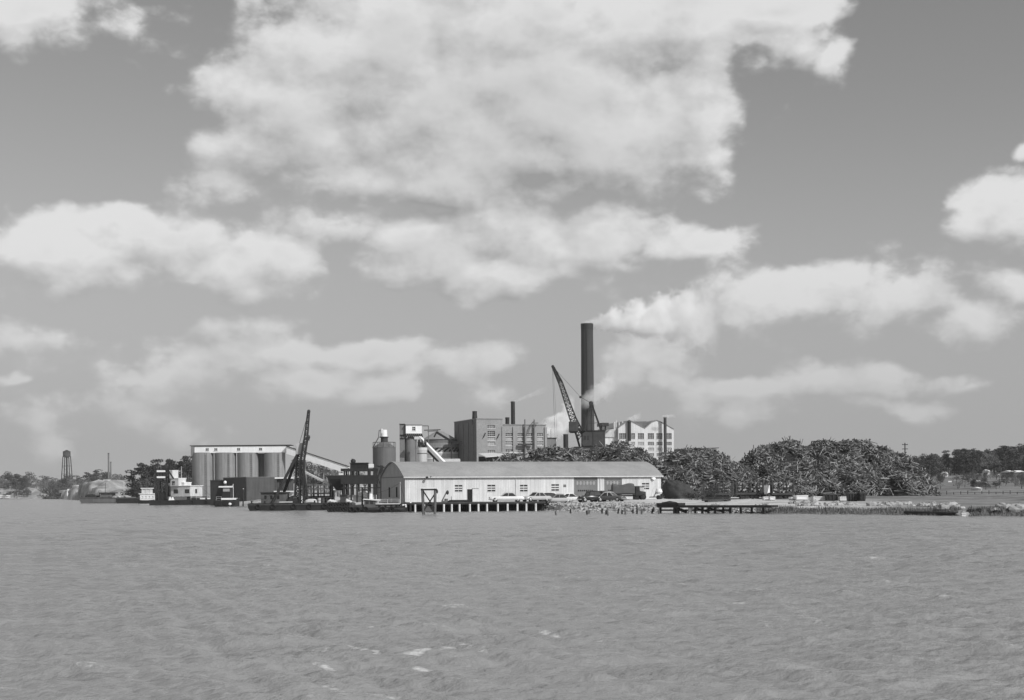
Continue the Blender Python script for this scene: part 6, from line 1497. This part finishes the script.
def reeds():
    rs = random.Random(9); mb = MB()
    for _ in range(22000):
        px = rs.uniform(672,1060); dens = np.interp(px,[672,700,780,850,900,940,960,1010,1060],[0,.08,.9,1,1,1,.9,1,1])
        if rs.random() > dens: continue
        if 958 < px < 968: continue
        Y = shore(px)+ (rs.uniform(-1.5,1.8) if px < 930 else rs.uniform(-1.2,2.2)); p = at(px,Y); p.z = max(p.z,-.25)
        h_ = rs.uniform(.15,.55)*(1+.6*mnoise.noise(Vector((p.x*.25,p.y*.3,0)))); a = rs.random()*6.28; w = .05
        d = Vector((rs.gauss(0,.22),rs.gauss(0,.22),1))*h_
        mb.add([p+Vector((math.cos(a)*w,math.sin(a)*w,0)),p-Vector((math.cos(a)*w,math.sin(a)*w,0)),p+d],[(0,1,2)])
    tag(mb.build('shore_reeds',M['reed']),'band of dark rough grass and reeds along the right-hand waterline','grass',kind='stuff')
reeds()
def rubble():
    rs = random.Random(3); mb = MB()
    def rock(c,r,seedj=.5):
        mb.ball(c,(r*rs.uniform(.7,1.3),r*rs.uniform(.7,1.3),r*rs.uniform(.5,.9)),6,4,seedj)
    for _ in range(2600):
        u = rs.random()
        if u > .74 and rs.random() < .5: continue
        if u < .50: px = rs.uniform(541,662); off = rs.uniform(-2.2,10); r = rs.uniform(.08,.30)
        elif u < .74: px = rs.uniform(655,790); off = rs.uniform(-1.8,4); r = rs.uniform(.1,.36)
        elif u < .95: px = rs.uniform(788,945); off = rs.uniform(4.5,13); r = rs.uniform(.1,.42)
        else: px = rs.uniform(925,1040); off = rs.uniform(1.5,7); r = rs.uniform(.1,.4)
        Y = shore(px)+off; p = at(px,Y); p.z = max(p.z,-.1)
        if u > .5 and mnoise.noise(Vector((p.x*.22,p.y*.3,4))) < .02: continue
        rock((p.x,p.y,p.z+r*.2),r)
    tag(mb.build('rubble_bank',M['rubble']),'pale broken rubble strewn along the shore between quay and reeds','rubble',kind='stuff')
    bl = None
    for px,Y,r in [(944,158,.75),(951,160,.6),(963.5,153.5,.75),(1008,153,.6),(1018,152,.8),(897,171,.55),(872,172,.6),(806,186,.55),(815,185,.6),(836,181,.5),(1001,156,.5),(922,165,.45)]:
        m = MB(); m.ball((0,0,0),(r*1.3,r,r*.75),9,6,.35); o = m.build('shore_boulder',M['rubble'],loc=at(px,Y)+Vector((0,0,r*.2))); tag(o,'pale angular boulder on the grassy right-hand shore','boulder','boulders on the right-hand shore')
    p = at(963.2,152.2); t = thing('square_pile','pale square post standing in the reeds between boulder and dark bush','post',p)
    MB().box(-.22,.22,-.2,.2,-1,.85).build('post',M['pale_pile'],t); MB().box(-.26,.26,-.24,.24,.852,.95).build('cap',M['dull_white'],t)
    # drift logs at the waterline
    for a,b,Y0 in ((905,957,157),):
        A,B = at(a,shore(a)-.6,.25), at(b,shore(b)-.6,.25); c = (A+B)/2; o = MB().bar(A-c,B-c,.28,9,.2).build('drift_log',M['dark_timber'],loc=c); tag(o,'long dark drift log lying along the waterline at the right','log')
rubble()

# ------------------------------------------------------------------ far landmarks
def landmarks():
    Y = 1350; k = Y/F; p = at(67,Y); z = lambda y: P(67,y,Y).z-p.z
    t = thing('water_tower','far dark water tower on tall splayed legs behind the left wood','water tower',p)
    tk = MB().cyl(0,0,z(456.4),z(451.6),3.7*k,3.7*k,24).build('tank',M['rust_steel'],t); MB().cyl(0,0,z(451.6)+.004,z(449.9),3.9*k,.4,24).build('roof',M['dark_steel'],tk); MB().cyl(0,0,z(457.6),z(456.4)-.004,1.2*k,3.5*k,24).build('bottom',M['dark_steel'],tk)
    MB().cyl(0,0,z(456.9),z(456.5),4.2*k,4.2*k,24).build('balcony',M['dark_steel'],tk)
    MB().cyl(0,0,0,z(457.6),.8*k,.8*k,12).build('riser',M['rust_steel'],t)
    for a in range(4):
        A = R(45+90*a); MB().bar((5.2*k*1.35*math.cos(A),5.2*k*1.35*math.sin(A),0),(3.4*k*1.2*math.cos(A),3.4*k*1.2*math.sin(A),z(456.4)),.38).build('leg',M['dark_steel'],t)
    m = MB()
    for yy,rr in ((466,4.4),(474,4.9)):
        for a in range(4):
            A,B = R(45+90*a),R(135+90*a); m.bar((rr*k*1.25*math.cos(A),rr*k*1.25*math.sin(A),z(yy)),(rr*k*1.25*math.cos(B),rr*k*1.25*math.sin(B),z(yy)),.15)
    m.bar((-4.4*k*.88,-4.4*k*.88,z(466)),(4.9*k*.88,-4.9*k*.88,z(474)),.1); m.build('brace',M['dark_steel'],t)
    Y = 1150; k = Y/F
    for px,yt,r,lab in ((108.8,453.8,.95,'taller of two slim far stacks behind the gravel bank'),(111,462.5,.8,'shorter slim stack just right of the taller far one')):
        p = at(px,Y); zt = P(px,yt,Y).z-p.z; t = thing('slim_stack',lab,'chimney',p); MB().cyl(0,0,0,zt,r*k,r*k*.8,16).build('shaft',M['grey_steel'],t); MB().cyl(0,0,zt+.003,zt+.6,r*k*.9,r*k*.9,16).build('rim',M['dark_steel'],t)
    def house(px,Y,wpx,yt,ye,label,m='white_paint',rf='dull_white',rz=10,wins=True,d=7,hs=None):
        p = at(px,Y); k = Y/F; w = wpx*k/2; ze, zt = (hs if hs else (P(px,ye,Y).z-p.z, P(px,yt,Y).z-p.z))
        t = thing('small_house',label,'house',p,R(rz)); MB().box(-w,w,0,d,-1,ze).build('wall',M[m],t)
        MB().prism([(-w*1.08,ze+.004),(w*1.08,ze+.004),(w*.9 if False else 0,zt)],-.3,d+.3).build('roof',M[rf],t) if rz > 45 else MB().prismx([(-.4,ze+.004),(d+.4,ze+.004),(d/2,zt)],-w*1.05,w*1.05).build('roof',M[rf],t)
        if wins:
            for q in (-.5,.45): MB().box(q*w-.16*w,q*w+.16*w,-.06,-.004,ze*.35,ze*.8).build('window',M['window_glass'],t)
    house(69.8,905,5.5,481.0,483.5,'small far white house with dark doorway on top of the left gravel bank','white_paint',hs=(2.2,3.4))
    house(76,890,6,482.5,484.0,'long low white shed with dark windows on the left gravel bank','white_paint',hs=(1.7,2.6))
    house(4,1165,10,488.6,489.6,'pale low roofed shed at the far left edge of the shore','dull_white','white_paint',wins=False,hs=(.9,1.5))
    house(106.5,800,7,474,478,'pale gabled plant building at the foot of the slim stacks','pale_tank','dull_white',hs=(1.6,2.8))
    house(124,760,7,476,480,'low grey-walled shed with pale roof right of the slim stacks','pale_tank','dull_white',hs=(1.2,2.0))
    # right-hand field
    house(946.5,505,3.6,471.5,473.0,'tiny white house at the field edge under the right-hand wood, left one','white_paint','white_paint',d=3,hs=(.9,1.5))
    house(988.5,520,3.5,469.6,471.0,'tiny white house half hidden among trees on the right hill','white_paint','white_paint',d=3,hs=(1.6,2.2))
    house(1019,470,15,470.2,472.2,'long white-roofed dark barn near the right border on the hill','hull_grey','white_paint',wins=False)
    house(983.5,330,7,482.2,484.4,'pale-roofed dark hut in the field below the right hill','hull_grey','white_paint',wins=False,d=4,hs=(1.0,1.5))
    house(980,300,4,492.0,493.6,'low pale trough-shaped hut at the near edge of the right field','dull_white','white_paint',wins=False,d=3,hs=(.4,.7))
    house(1003,480,3.5,474.0,475.6,'small pale shed left of the long white-roofed barn','dull_white','white_paint',wins=False)
    p = at(950,380); t = thing('field_marker','small white upright board standing alone in the right-hand field','board',p); zt = P(950,481,380).z-p.z
    MB().box(-.45,.45,0,.12,zt*.3,zt).build('board',M['white_paint'],t); MB().bar((0,.06,-.3),(0,.06,zt*.3),.08).build('post',M['trunk'],t)
    # utility poles
    def pole(px,Y,yt,label,arms=2):
        p = at(px,Y); zt = P(px,yt,Y).z-p.z; t = thing('utility_pole',label,'utility pole',p); MB().cyl(0,0,-.5,zt,.2,.12,8).build('shaft',M['dark_timber'],t)
        for q in range(arms): MB().box(-.65,.65,-.08,.08,zt-.5-q*1.0,zt-.34-q*1.0).build('crossarm',M['dark_timber'],t)
        for q in (-.55,.55): MB().cyl(q,0,zt-.336,zt-.12,.06,.05,8).build('insulator',M['glass_insulator'],t)
    pole(905.3,330,442.8,'utility pole with crossarms behind the right end of the log heap')
    pole(348.5,300,468,'thin utility pole behind the timber loading frame',1)
    # fence of stacked posts in the field
    p = at(936,262); t = thing('field_fence','low dark fence line at the far side of the shore field','fence',at(938,268),R(-4))
    m = MB()
    for q in range(26): m.bar((-1+q*1.3,0,-.2),(-1+q*1.3,0,.45+.15*(q%3)),.06)
    for zz in (.3,): m.box(-1,31.5,-.04,.04,zz,zz+.06)
    m.build('rails',M['dark_timber'],t)
landmarks()

# ------------------------------------------------------------------ smoke and steam: real scattering volumes
def plume(label, loc, x0, x1, yr, z0, z1, slope, r0, grow, dens, nscale, amp, fade0, fade1, seed, curve=0.0, cat='smoke', name='smoke_plume', g=.995):
    m = bpy.data.materials.new('steam_'+str(seed)); m.use_nodes = True; nt = m.node_tree; N, L = nt.nodes, nt.links
    N.remove(N['Principled BSDF']); v = N.new('ShaderNodeVolumePrincipled'); L.new(v.outputs[0], N['Material Output'].inputs['Volume'])
    v.inputs['Color'].default_value = (g,g,g,1); v.inputs['Anisotropy'].default_value = 0
    def mth(op,a,b=None,c=None,clamp=False):
        n = N.new('ShaderNodeMath'); n.operation = op; n.use_clamp = clamp
        for i,k in enumerate((a,b,c)):
            if k is None: continue
            if isinstance(k,(int,float)): n.inputs[i].default_value = k
            else: L.new(k,n.inputs[i])
        return n.outputs[0]
    tc = N.new('ShaderNodeTexCoord'); sp = N.new('ShaderNodeSeparateXYZ'); L.new(tc.outputs['Object'],sp.inputs[0]); x,y,z = sp.outputs
    mp = N.new('ShaderNodeMapping'); mp.inputs['Location'].default_value = (seed*7.1,seed*3.3,0); L.new(tc.outputs['Object'],mp.inputs[0])
    nz = N.new('ShaderNodeTexNoise'); nz.inputs['Scale'].default_value = nscale; nz.inputs['Detail'].default_value = 5; nz.inputs['Roughness'].default_value = .58; L.new(mp.outputs[0],nz.inputs[0])
    xp = mth('MAXIMUM',x,0)
    az = mth('SUBTRACT',z,mth('ADD',mth('MULTIPLY',x,slope),mth('MULTIPLY',mth('MULTIPLY',x,x),curve)))
    rr = mth('SQRT',mth('ADD',mth('MULTIPLY',y,y),mth('MULTIPLY',az,az)))
    prof = mth('SUBTRACT',1,mth('DIVIDE',rr,mth('MULTIPLY_ADD',xp,grow,r0)))
    d = mth('ADD',prof,mth('MULTIPLY',mth('SUBTRACT',nz.outputs['Fac'],.52),amp))
    d = mth('MULTIPLY',d,2.0,clamp=True)
    f = N.new('ShaderNodeMapRange'); f.inputs['From Min'].default_value = fade0; f.inputs['From Max'].default_value = fade1; f.inputs['To Min'].default_value = 1; f.inputs['To Max'].default_value = 0; L.new(x,f.inputs['Value'])
    f0 = N.new('ShaderNodeMapRange'); f0.inputs['From Min'].default_value = x0; f0.inputs['From Max'].default_value = x0+r0*1.2; L.new(x,f0.inputs['Value'])
    L.new(mth('MULTIPLY',mth('MULTIPLY',mth('MULTIPLY',d,f.outputs[0]),f0.outputs[0]),dens),v.inputs['Density'])
    o = MB().box(x0,x1,-yr,yr,z0,z1).build(name,m,loc=loc); tag(o,label,cat,kind='stuff')
    return o
plume('broad pale smoke plume drifting right from the tall chimney', P(587.5,323.6,400), -1.6, 40, 11, -12, 16, .075, 1.35, .27, .75, .24, 2.7, 7, 37, 1, curve=-.0008)
plume('faint veil of steam curling past the right side of the tall chimney', P(588,398,396), -2.5, 8, 3.4, -6, 11, .6, 2.8, .16, .42, .34, 2.4, 3, 8, 2, cat='steam', name='steam_wisp')
plume('round white steam cloud rising behind the crane boom', P(541,438,385), -3.5, 9.5, 5, -3, 12, .75, 3.0, .20, 1.0, .34, 3.2, 6, 9.2, 3, cat='steam', name='steam_cloud')
plume('thin pale plume streaming right from the slim roof stack of the brick factory', P(516.4,400.8,342), -.8, 8, 1.6, -1, 4.5, .40, .45, .10, .35, .8, 1.6, 1, 7.5, 4, cat='smoke')
plume('tiny white steam puff above the mill roof duct', P(631,418.5,384), -1.2, 3, 1.4, -1.2, 2, .3, .8, .15, .6, .9, 1.8, 1, 2.8, 5, cat='steam', name='steam_puff')
plume('small white steam puff at the top of the mill exhaust stack', P(664.5,416.2,381), -.7, 3.4, 1.0, -.8, 1.2, .02, .45, .06, .8, 1.1, 1.5, 1, 3.2, 6, cat='steam', name='steam_puff')
scene.cycles.volume_bounces = 12; scene.cycles.volume_step_rate = .6; scene.cycles.max_bounces = 12
scene.cycles.use_denoising = True; scene.cycles.denoiser = "OPENIMAGEDENOISE"; scene.cycles.denoising_input_passes = "RGB_ALBEDO_NORMAL"; scene.cycles.denoising_prefilter = "ACCURATE"

def haze():
    m = bpy.data.materials.new('thin_haze'); m.use_nodes = True; nt = m.node_tree; nt.nodes.remove(nt.nodes['Principled BSDF'])
    v = nt.nodes.new('ShaderNodeVolumePrincipled'); v.inputs['Color'].default_value = (.9,.9,.9,1); v.inputs['Density'].default_value = .00009; v.inputs['Anisotropy'].default_value = .2
    nt.links.new(v.outputs[0], nt.nodes['Material Output'].inputs['Volume'])
    o = MB().box(-4000,4000,-60,3700,-9,75).build('haze', m); tag(o,'thin pale haze over the river and the far shore','haze',kind='stuff')
haze()

def dock_clutter():
    for px,Y,yt,lab in ((243,332,489,'dark mooring pile just right of the small tug'),(333.5,238,490,'dark mooring pile rising behind the tyre float'),(362,246,487,'dark mooring pile behind the long tug wheelhouse'),(410,214,503,'short mooring pile at the bow of the long tug'),(166,402,490,'slim mooring pile behind the stepped white boat')):
        p = P(px,500,Y); t = thing('mooring_pile',lab,'mooring pile',(p.x,Y,0)); zt = P(px,yt,Y).z
        MB().bar((0,0,-1.5),(.08,0,zt),.17,8,.14).build('shaft',M['dark_timber'],t); MB().cyl(.08,0,zt+.002,zt+.12,.17,.1,8).build('cap',M['pale_pile'],t)
    def stack(px,Y,n,L,lab,m,rz=0):
        p = at(px,Y); t = thing('timber_stack',lab,'timber stack',p,R(rz)); b = MB()
        for j in range(n):
            for i in range(n+1-j//2): b.box(-L/2+rnd.uniform(-.1,.1),L/2+rnd.uniform(-.1,.1),-.6+i*.26,-.38+i*.26,.12+j*.2,.12+j*.2+.18)
        b.build('timbers',M[m],t); b = MB()
        for q in (-.35,.35): b.box(q*L-.1,q*L+.1,-.7,.9,-.1,.115)
        b.box(-.35*L,.35*L,-.05,.05,.0,.08); b.build('bearer',M['dark_timber'],t)
    stack(388,243,4,3.0,'stack of pale sawn timbers against the warehouse gable end','pale_pile',8)
    stack(294,292,5,3.4,'stack of dark timbers on the bank behind the barge crane mast','pier_timber',-6)
    stack(716,205,3,4.0,'low stack of dark timbers on the pale yard behind the wharf','dark_timber',4)
    def spool(px,Y,r,lab):
        p = at(px,Y); t = thing('cable_spool',lab,'cable spool',p,R(rnd.uniform(-30,30)))
        for y in (-.45,.45):
            o = MB().cyl(0,0,-.05,.05,r,r,18).build('flange',M['pale_pile'],t); o.matrix_local = Matrix.Translation((0,y,r))@Matrix.Rotation(R(90),4,'X')
        o = MB().cyl(0,0,-.4,.4,r*.55,r*.55,16).build('cable',M['dark_steel'],t); o.matrix_local = Matrix.Translation((0,0,r))@Matrix.Rotation(R(90),4,'X')
    spool(300,286,.7,'cable spool with pale flanges on the bank behind the crane barge')
    spool(394.5,240,.55,'small cable spool between timber stack and warehouse corner')
dock_clutter()
